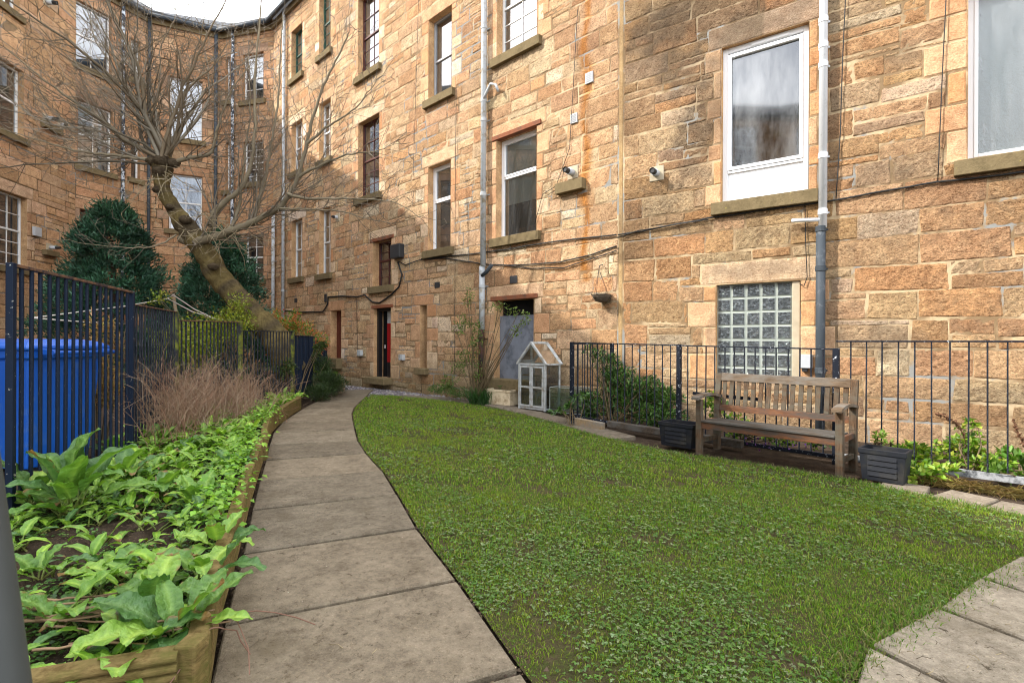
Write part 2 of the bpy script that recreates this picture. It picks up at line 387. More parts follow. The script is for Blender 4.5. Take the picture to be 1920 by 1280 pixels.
class Wall:
    """masonry of one building: rubble courses, dressed stones round the openings, mortar bed"""
    def __init__(s, fac, pal, seed, cell, hts, lens, rough=1.0, colf=None, mortar=(.27, .225, .155), jit=.006):
        s.fac = fac; s.pal = pal; s.r = random.Random(seed); s.cell = cell; s.hts = hts; s.lens = lens
        s.holes = []; s.dressed = []; s.mb = MB(); s.rough = rough; s.colf = colf; s.mortar = mortar; s.jit = jit
    def hole(s, r, depth=.3, margin=.13, lintel=.3, jamb=True):
        s.holes.append(tuple(r) + (depth,))
        s0, s1, z0, z1 = r
        if lintel:
            e = s.r.uniform(.18, .28)
            s.dressed.append((s0 - e, s1 + e, z1, z1 + lintel, None, .55))
        if jamb:
            for sd in (-1, 1):
                z = z0; k = s.r.random() < .5
                while z < z1 - .05:
                    h = min(s.r.uniform(.25, .42), z1 - z)
                    if z1 - z - h < .12: h = z1 - z
                    w = margin * (1.0 if k else s.r.uniform(1.7, 2.2)); k = not k
                    s.dressed.append((s0 - w, s0, z, z + h, None, .4) if sd < 0 else (s1, s1 + w, z, z + h, None, .4))
                    z += h
    def colour(s):
        c = s.r.choices(s.pal[0], s.pal[1])[0]; v = s.r.uniform(.82, 1.15); b = s.pal[0][1]
        return tuple((x * .72 + y * .28) * v * s.r.uniform(.97, 1.03) * t for x, y, t in zip(c, b, (1.0, .985, 1.03)))
    def stone(s, r, c=None, rg=None):
        s0, s1, z0, z1 = r; w, h = s1 - s0, z1 - z0
        if w < .035 or h < .03: return
        g = s.r.choice((.003, .004, .006, .008, .012))
        c = c or s.colour(); rg = s.rough if rg is None else rg
        w -= 2 * g; h -= 2 * g
        e = min(.016, w * .2, h * .2)
        nu = max(1, int(round((w - 2 * e) / s.cell))); nv = max(1, int(round((h - 2 * e) / s.cell)))
        us = [0] + [e + (w - 2 * e) * i / nu for i in range(nu + 1)] + [w]
        vs = [0] + [e + (h - 2 * e) * i / nv for i in range(nv + 1)] + [h]
        j = s.jit if rg > .6 else s.jit * .35
        q = [(s.r.uniform(-j, j), s.r.uniform(-j, j)) for _ in range(4)]
        h0 = s.r.uniform(.005, .014) if rg > .6 else s.r.uniform(.006, .010)
        am = .006 * (rg if rg > .6 else .15)
        idx = []
        for jv, v in enumerate(vs):
            row = []; fv = v / h if h else 0
            for iu, u in enumerate(us):
                fu = u / w
                du = (q[0][0] * (1 - fu) + q[1][0] * fu) * (1 - fv) + (q[2][0] * (1 - fu) + q[3][0] * fu) * fv
                dv = (q[0][1] * (1 - fu) + q[1][1] * fu) * (1 - fv) + (q[2][1] * (1 - fu) + q[3][1] * fu) * fv
                edge = iu in (0, len(us) - 1) or jv in (0, len(vs) - 1)
                o = -.002 if edge else h0 + s.r.uniform(-am, am)
                if not edge and rg > .6 and (iu in (1, len(us) - 2) or jv in (1, len(vs) - 2)):
                    o -= .003
                    du += s.r.uniform(-1, 1) * .003; dv += s.r.uniform(-1, 1) * .003
                S_, Z_ = s0 + g + u + du, z0 + g + v + dv
                cc = s.colf(S_, Z_, c, s.r) if s.colf else c
                row.append(s.mb.v(s.fac.pt(S_, Z_, o), (cc[0], cc[1], cc[2], rg)))
            idx.append(row)
        for a, b in zip(idx, idx[1:]):
            for i in range(len(a) - 1): s.mb.f(a[i], a[i + 1], b[i + 1], b[i])
    def run(s, s0, s1, z0, z1):
        ex = [h[:4] for h in s.holes] + [d[:4] for d in s.dressed]
        s.mb.m = 0
        z = z0
        while z < z1 - .02:
            h = s.r.uniform(*s.hts)
            if z + h > z1 - .12: h = z1 - z
            q = s0 - s.r.uniform(0, .3)
            while q < s1:
                l = s.r.uniform(*s.lens) * (h / .3) ** .4
                a, b = max(q, s0), min(q + l, s1)
                if s1 - b < .1: b = s1
                cells = [(a, b, z, z + h)]
                if h > .27 and s.r.random() < .16:
                    m = z + h * s.r.uniform(.35, .65); k = a + (b - a) * s.r.uniform(.35, .65)
                    cells = [(a, b, z, m), (a, k, m, z + h), (k, b, m, z + h)]
                elif h > .27 and s.r.random() < .10:
                    m = z + h * .5; cells = [(a, b, z, m), (a, b, m, z + h)]
                for cl in cells:
                    for p in suball(cl, [e for e in ex if not (e[0] >= cl[1] or e[1] <= cl[0] or e[2] >= cl[3] or e[3] <= cl[2])]):
                        s.stone(p)
                q = b if b >= s1 else q + l
            z += h
        hol = [h_[:4] for h_ in s.holes]
        for d in s.dressed:
            for p in suball(d[:4], hol):
                c = d[4]
                if c is None:
                    c = s.r.choices(s.pal[0], s.pal[1])[0]; k_ = s.r.uniform(.86, 1.0); c = tuple(v * k_ * t for v, t in zip(c, (1.0, .975, 1.06)))
                s.stone(p, c, d[5])
        # mortar bed
        s.mb.m = 1; mc = s.mortar + (1,)
        cuts = sorted(set([s0, s1] + [q for q in s.fac.s if s0 < q < s1]))
        for a, b in zip(cuts, cuts[1:]):
            for p in suball((a, b, z0 - .4, z1), hol):
                nu = max(1, int((p[1] - p[0]) / .2)) if s.colf else 1; nv = max(1, int((p[3] - p[2]) / .2)) if s.colf else 1
                rows = []
                for j in range(nv + 1):
                    zz = p[2] + (p[3] - p[2]) * j / nv; row = []
                    for i in range(nu + 1):
                        q = p[0] + (p[1] - p[0]) * i / nu; q_ = min(max(q, a + 1e-4), b - 1e-4)
                        cc = s.colf(q, zz, s.mortar, s.r) + (1,) if s.colf else mc
                        row.append(s.mb.v(s.fac.pt(q_, zz, 0), cc))
                    rows.append(row)
                for r0, r1 in zip(rows, rows[1:]):
                    for i in range(nu): s.mb.f(r0[i], r0[i + 1], r1[i + 1], r1[i])
        # reveals
        s.mb.m = 0
        for (a, b, c0, c1, dp) in s.holes:
            cc = tuple(v for v in s.pal[0][0]) + (.35,)
            def quad(P):
                s.mb.f(*[s.mb.v(p, cc) for p in P])
            f = s.fac.pt
            zz = c0
            while zz < c1 - .01:
                zn = min(zz + s.r.uniform(.28, .4), c1)
                k = s.r.uniform(.75, 1.05); cc = tuple(v * k for v in s.pal[0][0]) + (.35,)
                quad([f(a, zz, .008), f(a, zz, -dp), f(a, zn, -dp), f(a, zn, .008)])
                quad([f(b, zz, -dp), f(b, zz, .008), f(b, zn, .008), f(b, zn, -dp)])
                zz = zn
            quad([f(a, c1, .008), f(a, c1, -dp), f(b, c1, -dp), f(b, c1, .008)])
            quad([f(a, c0, -dp), f(a, c0, .008), f(b, c0, .008), f(b, c0, -dp)])

def sill(fac, r, parent, h=.17, ov=.13, proj=.10):
    m = MB(); s0, s1, z0, z1 = r
    fac.box(m, s0 - ov, s1 + ov, z0 - h, z0 + .012, -.05, proj)
    return m.build('sill', M['sill'], parent, .008)

def window(B, fac, r, style, blind='dim', rec=.16, transom=.4, grid=(2, 2, 2), frame='whitewood', sl=True, lintel=None, fw=None, part=0, glass='glass'):
    s0, s1, z0, z1 = r
    o = -rec
    fr = MB(); gl = MB()
    fw = fw or (.065 if style == 'upvc' else .05)
    B_ = fac.box
    zb, zt = z0 + .012, z1
    def ring(a, b, c, d, w, o0, o1):
        B_(fr, a, a + w, c, d, o0, o1); B_(fr, b - w, b, c, d, o0, o1)
        B_(fr, a + w, b - w, c, c + w, o0, o1); B_(fr, a + w, b - w, d - w, d, o0, o1)
    ring(s0, s1, zb, zt, fw, o - .06, o)
    zm = zt - (zt - zb) * transom
    if style == 'upvc':
        ring(s0 + fw, s1 - fw, zm, zt - fw, .035, o - .05, o + .008)
        B_(fr, s0 + fw, s1 - fw, zm - .05, zm, o - .055, o - .003)
    elif style == 'panel':   # big pane over a blank plastic panel
        ring(s0 + fw, s1 - fw, zm, zt - fw - .03, .05, o - .05, o + .012)
        B_(fr, s0 + fw, s1 - fw, zb + fw, zm, o - .05, o - .018)
        B_(fr, s0 + fw, s1 - fw, zm - .045, zm - .012, o - .03, o + .006)
        B_(fr, s0 + .35 * (s1 - s0), s0 + .78 * (s1 - s0), zt - fw + .003, zt - .035, o - .0, o + .02)
    elif style == 'plain':
        ring(s0 + fw, s1 - fw, zb + fw, zt - fw, .04, o - .05, o + .01)
    elif style == 'sash':
        B_(fr, s0 + fw, s1 - fw, zm - .025, zm + .025, o - .05, o - .004)
        nx, nu, nl = grid
        for k in range(1, nx):
            x = s0 + fw + (s1 - s0 - 2 * fw) * k / nx
            B_(fr, x - .011, x + .011, zb + fw, zm - .025, o - .045, o - .022)
            B_(fr, x - .011, x + .011, zm + .025, zt - fw, o - .03, o - .012)
        for k in range(1, nu):
            z = zm + (zt - fw - zm) * k / nu; B_(fr, s0 + fw, s1 - fw, z - .011, z + .011, o - .029, o - .013)
        for k in range(1, nl):
            z = zb + fw + (zm - zb - fw) * k / nl; B_(fr, s0 + fw, s1 - fw, z - .011, z + .011, o - .044, o - .023)
    a = [gl.v(fac.pt(q, z, o - .035)) for q, z in ((s0 + .02, zb + .02), (s1 - .02, zb + .02), (s1 - .02, zt - .02), (s0 + .02, zt - .02))]
    gl.f(*a)
    g = gl.build('window', M[glass], B)
    fr.build('frame', M[frame], g, .004)
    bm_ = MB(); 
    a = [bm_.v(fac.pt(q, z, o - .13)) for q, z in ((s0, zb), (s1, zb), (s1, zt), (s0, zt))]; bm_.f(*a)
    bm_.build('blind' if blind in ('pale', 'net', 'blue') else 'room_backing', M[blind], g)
    if part:
        b2 = MB(); zz = zb + (zt - zb) * part
        a = [b2.v(fac.pt(q, z, o - .10)) for q, z in ((s0 + .03, zz), (s1 - .03, zz), (s1 - .03, zt), (s0 + .03, zt))]; b2.f(*a)
        b2.build('blind', M['pale'], g)
    if sl: sill(fac, r, g)
    if lintel:
        l = MB(); fac.box(l, s0 - .12, s1 + .12, z1 - .005, z1 + .085, -.1, .035); l.build('lintel', M['redlintel'], g, .006)
    return g

def wpipe(B, fac, pts, r, mat, o=None, name='drainpipe', joints=(), n=12):
    """pts in picture measurements on the facade"""
    m = MB(); o = o or r + .05
    P = [fac.pt(*fac.hit(x, y), o) for x, y in pts]
    m.tube(P, r, n)
    ob = m.build(name, M[mat], B)
    if joints:
        for (x, y) in joints:
            c = MB(); c.lathe([(r * 1.0, -.04), (r * 1.16, -.04), (r * 1.16, .04), (r * 1.0, .04)], fac.pt(*fac.hit(x, y), o), n)
            p = fac.pt(*fac.hit(x, y), 0); 
            q, z = fac.hit(x, y); fac.box(c, q - r * 1.7, q + r * 1.7, z - .022, z + .022, -.01, .022)
            c.build('collar', M[mat], ob)
    return ob
def vpipe(B, fac, x, yt, yb, r, mat, joints=(), o=None, zb=None, ztop=None, n=12):
    """a true vertical pipe through the point (x, mid)"""
    s, _ = fac.hit(x, (max(yt, 0) + yb) / 2); o = o or r + .05
    z1 = fac.hit(x, yt)[1] if ztop is None else ztop
    z0 = fac.hit(x, yb)[1] if zb is None else zb
    m = MB(); m.tube([fac.pt(s, z1, o), fac.pt(s, (z0 + z1) / 2, o), fac.pt(s, z0, o)], r, n)
    ob = m.build('drainpipe', M[mat], B)
    for y in joints:
        z = fac.hit(x, y)[1]; c = MB()
        c.lathe([(r, -.04), (r * 1.14, -.035), (r * 1.14, .035), (r, .04)], fac.pt(s, z, o), n)
        fac.box(c, s - r * 1.35, s + r * 1.35, z - .012, z + .012, -.01, .02)
        c.build('collar', M[mat], ob)
    return ob, s, o
def cable(B, fac, pts, r=.012, o=.035, sag=0, name='cable', mat='cable', n=5):
    P = [fac.pt(*fac.hit(x, y), o + random.uniform(-.004, .006)) for x, y in pts]
    Q = []
    for a, b in zip(P, P[1:]):
        k = max(2, int((b - a).length / .25))
        for i in range(k):
            t = i / k; p = a.lerp(b, t); p.z += random.uniform(-1, 1) * .006; Q.append(p)
    Q.append(P[-1])
    m = MB(); m.tube(Q, r, n); return m.build(name, M[mat], B)
def wbox(B, fac, x0, x1, y0, y1, o0, o1, mat, name, bevel=.006):
    r = fac.rect(x0, x1, y0, y1); m = MB(); fac.box(m, r[0], r[1], r[2], r[3], o0, o1)
    return m.build(name, M[mat], B, bevel), r
def flue(B, fac, x, y, L=.28, r=.055, ledge=False):
    q, z = fac.hit(x, y); m = MB()
    i = fac.seg(q); 
    a, b, c = fac.pt(q, z, -.02), fac.pt(q, z, L * .6), fac.pt(q, z, L)
    m.tube([a, b], r, 12)
    ob = m.build('flue', M['whiteplastic'], B)
    m = MB(); m.tube([b, c], r * .8, 12, cap=False); m.tube([c + (b - c) * .15, b], r * .6, 12)
    m.build('nozzle', M['black'], ob)
    m = MB(); fac.box(m, q - .12, q + .12, z - .12, z + .12, -.01, .026); m.build('collar_plate', M['mortarplain'], ob, .01)
    return ob
M['mortarplain'] = simple('cement_render', (.42, .36, .26), .95, .25, 8, .5, .1)

# ------------------------------------------------------------------ right building (A)
SOOT_SHADOW = [FA.hit(x, y) + (rs, rz, k) for x, y, rs, rz, k in ((1285, 130, .55, .5, .75), (1300, 270, .35, .8, .75), (1230, 60, .6, .4, .7), (1430, 40, .9, .25, .6), (1425, 505, .75, .16, .55),
    (1305, 430, .5, .12, .6), (1500, 430, .5, .12, .55), (1640, 330, .4, .2, .5), (1660, 640, .5, .3, .45), (1335, 640, .1, .5, .5), (1890, 100, .2, .4, .4), (1560, 200, .12, 1.5, .55), (1562, 600, .14, .9, .45), (1700, 100, .4, .15, .5))]  # soot patches; the two tall strips right of the drainpipe paint its shadow
def weather_shadowA(s, z, c, r):
    for (q, w_, rs, rz, kk) in SOOT_SHADOW:
        d = ((s - q) / rs) ** 2 + ((z - w_) / rz) ** 2 + .5 * math.sin(s * 11 + z * 5) * math.sin(z * 13 - s * 3)
        if d < 1: f = .8 * kk * min(1, 1.3 * (1 - d)); c = tuple(a * (1 - f) + b * f for a, b in zip(c, (.17, .14, .105)))
    n = math.sin(s * 1.3 + z * .9) * .5 + math.sin(s * 3.1 - z * 2.3 + 1) * .3 + math.sin(z * 4.1 + s * .4) * .2
    k = 0
    if s < 2.3 and z > 2.6: k = max(0, min(.75, .35 + n * .6))            # soot on the upper left stones
    if z < .75: k = max(k, min(.55, .35 + n * .3)); return tuple(a * (1 - k) + b * k for a, b in zip(c, (.34, .27, .18)))
    return tuple(a * (1 - k) + b * k for a, b in zip(c, (.15, .115, .075)))
palA = ([(.66, .415, .195), (.70, .49, .27), (.60, .375, .19), (.72, .56, .34), (.66, .38, .17), (.80, .68, .48), (.50, .38, .24)],
        [5, 6, 4, 4, 2.2, 1.2, 1.0])
A = empty('tenement_building', FA.pt(0, 0), 0, 'buff sandstone tenement block at right with white plastic windows and glass block window', 'building')
WA = Wall(FA, palA, 3, .05, (.27, .39), (.34, 1.0), 1.0, weather_shadowA, (.46, .36, .225), .016)
A.location = (0, 0, 0)
rA1 = FA.rect(1353, 1516, 66, 371)
rA0 = FA.rect(1815, 1990, -60, 297); rA0[2] = FA.hit(1845, 299)[1]; rA0[3] = rA0[2] + 2.15
rAg = FA.rect(1343, 1500, 530, 716)
WA.hole(rA1, .3, .12, .34); WA.hole(rA0, .3, .2, .34); WA.hole(rAg, .2, .2, .34)
q2 = [rA1[0] + .0, rA1[1], rA1[2] + 3.55, rA1[3] + 3.55]; q3 = [rA1[0], rA1[1], rA1[2] + 7.1, rA1[3] + 7.1]
WA.hole(q2); WA.hole(q3)
WA.dressed.append((.0, .10, 0, EAVE, (.42, .30, .15), .2))
WA.run(0, FA.L, -.05, EAVE)
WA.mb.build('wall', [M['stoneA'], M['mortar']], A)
gA = window(A, FA, rA1, 'panel', 'dark', .07, .79, frame='upvc', fw=.075, glass='dirtyglass')
window(A, FA, rA0, 'plain', 'pale', .17, frame='upvc', fw=.07, glass='obscure')
for q in (q2, q3): window(A, FA, q, 'upvc', 'dim', .08, .35, frame='upvc')
# glass blocks
k = N('glass_block'); k.n.remove(k.b)
gd = k.n.new('ShaderNodeBsdfGlossy'); gd.inputs[0].default_value = (.85, .92, .92, 1); gd.inputs['Roughness'].default_value = .08
df = k.n.new('ShaderNodeBsdfDiffuse'); w = k.noise(18, 4, .6, k.mapping((1, 1, 2.2)), 1.5)
k.l.new(k.ramp(w, .5, .8, (.008, .011, .014, 1), (.26, .29, .31, 1)), df.inputs[0])
bn = k.bump(w, .9, .03); k.l.new(bn, gd.inputs['Normal'])
ms = k.n.new('ShaderNodeMixShader'); ms.inputs[0].default_value = .10
k.l.new(df.outputs[0], ms.inputs[1]); k.l.new(gd.outputs[0], ms.inputs[2]); k.l.new(ms.outputs[0], k.out.inputs['Surface'])
M['gblock'] = k.m
M['gjoint'] = simple('pale_green_glass_edge', (.29, .32, .29), .4, .15, 8, .1, .4)
s0, s1, z0, z1 = rAg
post = MB(); FA.box(post, s1 - .105, s1, z0, z1, -.12, -.02)
grid = MB(); FA.box(grid, s0, s1 - .105, z0, z1, -.14, -.06)
gw = grid.build('glass_block_window', M['gjoint'], A)
post.build('mullion', M['mortarplain'], gw, .01)
cw = (s1 - .105 - s0) / 5; ch = (z1 - z0) / 7
for i in range(5):
    for j in range(7):
        a, b, c, d = s0 + i * cw + .010, s0 + (i + 1) * cw - .010, z0 + j * ch + .009, z0 + (j + 1) * ch - .009
        m = MB()
        e = .012
        o = [m.v(FA.pt(q, z, -.062)) for q, z in ((a, c), (b, c), (b, d), (a, d))]
        p = [m.v(FA.pt(q, z, -.048)) for q, z in ((a + e, c + e), (b - e, c + e), (b - e, d - e), (a + e, d - e))]
        m.f(*p)
        m.m = 1
        for t in range(4): m.f(o[t], o[(t + 1) % 4], p[(t + 1) % 4], p[t])
        m.build('glass_block', [M['gblock'], M['gjoint']], gw)
for r in (rA1, rA0): pass
# pipes on A
vpipe(A, FA, 1545, 0, 428, .052, 'pipewhite', (45, 92, 128, 296, 400), ztop=EAVE, zb=FA.hit(1545, 430)[1])
wpipe(A, FA, [(1487, 417), (1500, 416), (1540, 415)], .026, 'pipewhite', .12)
vpipe(A, FA, 1540, 428, 760, .058, 'pipedark', (432, 505, 694), zb=.0)
cable(A, FA, [(1160, 441), (1205, 434), (1250, 425), (1290, 418), (1330, 410), (1425, 396), (1530, 381), (1585, 373), (1700, 352), (1755, 343), (1830, 335), (1925, 322)], .013)
cable(A, FA, [(1160, 446), (1200, 433), (1260, 424), (1330, 413)], .008, .05)
cable(A, FA, [(1586, -10), (1580, 120), (1576, 250), (1568, 372)], .007)
cable(A, FA, [(1774, -10), (1767, 130), (1758, 342)], .006)
cable(A, FA, [(1510, 385), (1511, 450), (1514, 520), (1508, 536), (1500, 532)], .006)
flue(A, FA, 1232, 326, .22, .06)
wbox(A, FA, 1500, 1524, 664, 690, -.01, .09, 'whiteplastic', 'junction_box', .012)
wbox(A, FA, 1505, 1515, 688, 696, -.01, .07, 'black', 'cable_gland', .004)

# ------------------------------------------------------------------ long middle building (B)
STAIN = [(FB.hit(1098, 200)[0], .085, 8.2, 3.0), (FB.hit(1098, 480)[0], .075, 3.1, 2.35)]
def weatherB(s, z, c, r):
    for (q, w, zt, zb) in STAIN:
        if zb < z < zt:
            d = abs(s - q + .05 * math.sin(z * 5)) / (w * (1 + .35 * math.sin(z * 3.3)))
            k = max(0, 1 - d * d * .55) * .85
            if k > 0: c = tuple(a * (1 - k) + b * k for a, b in zip(c, (.50, .20, .03)))
    for (a0, a1, zz) in SILLB:
        if a0 - .2 < s < a1 + .2 and zz - .75 < z < zz - .1:
            f = .45 * (1 - (zz - z) / .75) * (.5 + .5 * math.sin(s * 23) * math.sin(s * 9 + 1)); c = tuple(a * (1 - f) + b * f for a, b in zip(c, (.17, .13, .09)))
    if z < .8:
        k = .5 * (1 - z / .8) + .15; c = tuple(a * (1 - k) + b * k for a, b in zip(c, (.15, .13, .06)))
    return c
palB = ([(.64, .43, .235), (.70, .51, .30), (.62, .385, .20), (.52, .32, .165), (.74, .60, .38), (.60, .345, .165), (.80, .71, .53)],
        [6, 6, 4, 1.4, 4, 1.6, .6])
Bd = empty('tenement_building', (0, 0, 0), 0, 'long orange sandstone tenement in the middle with the red door and grey boarded door', 'building')
WB = Wall(FB, palB, 5, .07, (.25, .38), (.3, .85), 1.0, weatherB, (.46, .36, .23), .012)
WB2 = []
def hB(xl, xr, yt, yb, margin=.16, lintel=.3): 
    r = FB.rect(xl, xr, yt, yb); WB.hole(r, .34, margin, lintel); return r
b1a = hB(931, 1006, 249, 442); h_ = b1a[3] - b1a[2]
b1b = hB(931, 1009, -40, 92); b1b[2] = FB.hit(971, 92)[1]; 
WB.holes.pop(); b1b = [b1a[0], b1a[1], b1b[2], b1b[2] + 2.2]; WB.dressed = WB.dressed; WB.hole(b1b, .34, .16)
b2a = hB(803, 845, 306, 468); b2b = hB(804, 847, 24, 180)
b3a = hB(672, 711, 222, 368); b3c = hB(699, 734, 450, 537)
b3b_ = FB.rect(672, 711, 0, 135); b3b_[3] = b3b_[2] + 2.3; WB.hole(b3b_, .34, .16)
b4a = hB(599, 620, 391, 514); b4b = hB(599, 620, 190, 300)
b4c = FB.rect(599, 620, 0, 100); b4c[3] = b4c[2] + 2.1; WB.hole(b4c, .34, .16)
b5a = hB(547, 567, 412, 521); b5b = hB(547, 567, 228, 322); b5c = hB(547, 567, 52, 144)
dG = hB(927, 1001, 561, 712, .2, .3); dR = hB(701, 733, 577, 708, .2); dL = hB(620, 640, 582, 672, .2); dS = hB(787.5, 800.5, 572, 691, .2, .25)
SILLB = [(h[0], h[1], h[2]) for h in WB.holes[:10]]
WB.run(0, FB.L, -.05, EAVE)
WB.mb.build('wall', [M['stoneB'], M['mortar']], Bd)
window(Bd, FB, b1a, 'upvc', 'dim', .15, .37, frame='upvc', lintel=1, part=.35)
window(Bd, FB, b1b, 'sash', 'net', .16, .5, (2, 2, 3), 'whitewood')
window(Bd, FB, b2a, 'upvc', 'dim', .15, .40, frame='upvc')
window(Bd, FB, b2b, 'sash', 'net', .16, .5, (1, 1, 1), 'greyframe')
window(Bd, FB, b3a, 'sash', 'dark', .15, .5, (2, 2, 3), 'darkred')
window(Bd, FB, b3b_, 'sash', 'net', .15, .5, (2, 2, 3), 'darkred')
window(Bd, FB, b3c, 'sash', 'dark', .2, .42, (2, 2, 3), 'darkred', lintel=1)
window(Bd, FB, b4a, 'sash', 'net', .14, .5, (2, 2, 2), 'whitewood')
window(Bd, FB, b4b, 'sash', 'net', .14, .5, (2, 2, 2), 'whitewood')
window(Bd, FB, b4c, 'sash', 'dim', .14, .5, (2, 2, 3), 'green')
window(Bd, FB, b5a, 'sash', 'net', .14, .5, (2, 2, 2), 'whitewood')
window(Bd, FB, b5b, 'sash', 'net', .14, .5, (2, 2, 2), 'whitewood')
window(Bd, FB, b5c, 'sash', 'dim', .14, .5, (2, 2, 3), 'green')
# doors
def step(fac, r, par, h=.16, proj=.28):
    m = MB(); fac.box(m, r[0] - .08, r[1] + .08, r[2] - h, r[2] + .01, -.1, proj); m.build('doorstep', M['sill'], par, .012)
m = MB(); FB.box(m, dG[0], dG[1], dG[2], dG[3] - .32, -.2, -.16)
d = m.build('door', M['doorgrey'], Bd, .004); d['label'] = 'door closed with a grey board'
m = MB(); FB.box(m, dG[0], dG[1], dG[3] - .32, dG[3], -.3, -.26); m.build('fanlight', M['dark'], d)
m = MB(); FB.box(m, dG[0] - .1, dG[1] + .1, dG[3] - .004, dG[3] + .085, -.1, .03); m.build('lintel', M['redlintel'], d, .006)
step(FB, dG, d, .2, .2)
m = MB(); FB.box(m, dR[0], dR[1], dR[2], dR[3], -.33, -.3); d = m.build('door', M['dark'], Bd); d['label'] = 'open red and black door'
m = MB(); FB.box(m, dR[0], dR[0] + .10, dR[2], dR[3], -.2, -.1); FB.box(m, dR[0] + .1, dR[1], dR[3] - .08, dR[3], -.2, -.1); m.build('door_frame', M['doorblack'], d)
w_ = dR[1] - dR[0]; hh = dR[3] - dR[2]
m = MB(); FB.box(m, dR[0] + .38 * w_, dR[1], dR[2], dR[2] + .22 * hh, -.26, -.22); m.build('kick_plate', M['doorblack'], d)
m = MB(); FB.box(m, dR[0] + .38 * w_, dR[1], dR[2] + .22 * hh, dR[2] + .78 * hh, -.26, -.218); m.build('panel', M['doorred'], d)
m = MB(); FB.box(m, dR[0] + .38 * w_, dR[1], dR[2] + .78 * hh, dR[3] - .08, -.26, -.22); m.build('panel', M['pipegrey'], d)
m = MB(); FB.box(m, dR[0] + .3 * w_, dR[0] + .34 * w_, dR[2] + .42 * hh, dR[2] + .47 * hh, -.2, -.17); m.build('handle', M['steel'], d)
m = MB(); FB.box(m, dR[0] - .1, dR[1] + .1, dR[3] - .004, dR[3] + .08, -.1, .03); m.build('lintel', M['redlintel'], d, .006)
step(FB, dR, d)
m = MB(); FB.box(m, dL[0], dL[1], dL[2], dL[3], -.24, -.2)
for i in range(1, 4): q = dL[0] + (dL[1] - dL[0]) * i / 4; FB.box(m, q - .01, q + .01, dL[2], dL[3], -.21, -.192)
d = m.build('door', M['rustred'], Bd); step(FB, dL, d, .3, .2)
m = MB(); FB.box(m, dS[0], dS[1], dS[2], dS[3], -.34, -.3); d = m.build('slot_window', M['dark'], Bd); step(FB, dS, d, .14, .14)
# pipes and cables on B
vpipe(Bd, FB, 914, 0, 478, .062, 'pipegrey', (57, 192, 228, 366), ztop=EAVE, zb=FB.hit(914, 500)[1])
vpipe(Bd, FB, 911, 500, 618, .062, 'pipegrey', (512, 537), zb=FB.hit(911, 618)[1])
vpipe(Bd, FB, 910, 618, 730, .066, 'piperust', (635,), zb=.05)
wpipe(Bd, FB, [(916, 190), (921, 178), (929, 162), (938, 163), (943, 175)], .03, 'pipegrey', .14)
wpipe(Bd, FB, [(913, 518), (922, 510), (931, 498)], .04, 'pipedark', .14)
vpipe(Bd, FB, 537, 38, 596, .055, 'pipegrey', (180, 300, 545), ztop=EAVE, zb=.6)
vpipe(Bd, FB, 518, 388, 600, .06, 'pipegrey', (392, 490), zb=.6)
cable(Bd, FB, [(530, 582), (566, 585), (608, 584), (616, 570), (617, 557), (645, 555), (672, 557), (686, 553), (700, 566), (714, 568), (735, 553), (750, 538), (756, 515), (748, 492)], .021)
cable(Bd, FB, [(748, 490), (762, 497), (790, 487), (830, 484), (862, 488), (905, 495), (940, 497), (990, 497), (1050, 492), (1110, 478), (1158, 462)], .013)
cable(Bd, FB, [(940, 497), (1000, 504), (1060, 502), (1158, 470)], .010)
cable(Bd, FB, [(792, 486), (850, 480), (900, 475), (955, 468), (1010, 458), (1080, 449), (1158, 441)], .014)
cable(Bd, FB, [(1085, 20), (1078, 150), (1070, 280), (1045, 350), (1020, 365), (1005, 420)], .006)
cable(Bd, FB, [(787, -10), (783, 150), (777, 330)], .005)
cable(Bd, FB, [(858, 165), (856, 320), (855, 700)], .006)
cable(Bd, FB, [(671, 560), (672, 640), (672, 668), (680, 670)], .008)
wbox(Bd, FB, 741, 758, 459, 485, -.01, .16, 'black', 'cable_box', .02)
wbox(Bd, FB, 675, 681, 656, 667, -.01, .1, 'pipegrey', 'meter_box', .01)
wbox(Bd, FB, 753, 760, 664, 675, -.01, .1, 'pipegrey', 'meter_box', .01)
for (x0, x1, y0, y1, mt) in ((1099, 1113, 137, 157, 'whiteplastic'), (1071.5, 1083.5, 214, 232, 'whiteplastic'), (957, 971, 517, 531, 'black'), (816, 825, 529, 540, 'black'), (609, 613, 551, 566, 'black'), (553, 558, 559, 567, 'black')):
    ob, r = wbox(Bd, FB, x0, x1, y0, y1, -.01, .035 if mt != 'black' else .022, mt, 'vent', .004)
    if mt != 'black':
        m = MB(); n_ = 5
        for i in range(n_):
            z = r[2] + (r[3] - r[2]) * (i + 1) / (n_ + 1); FB.box(m, r[0] + .02, r[1] - .02, z - .005, z + .005, .03, .042)
        m.build('louvre', M['greyframe'], ob)
wbox(Bd, FB, 1048, 1099, 341, 361, -.02, .13, 'sill', 'stone_ledge', .01)
flue(Bd, FB, 1075, 324, .26, .062)
flue(Bd, FB, 634, 408, .2, .05)
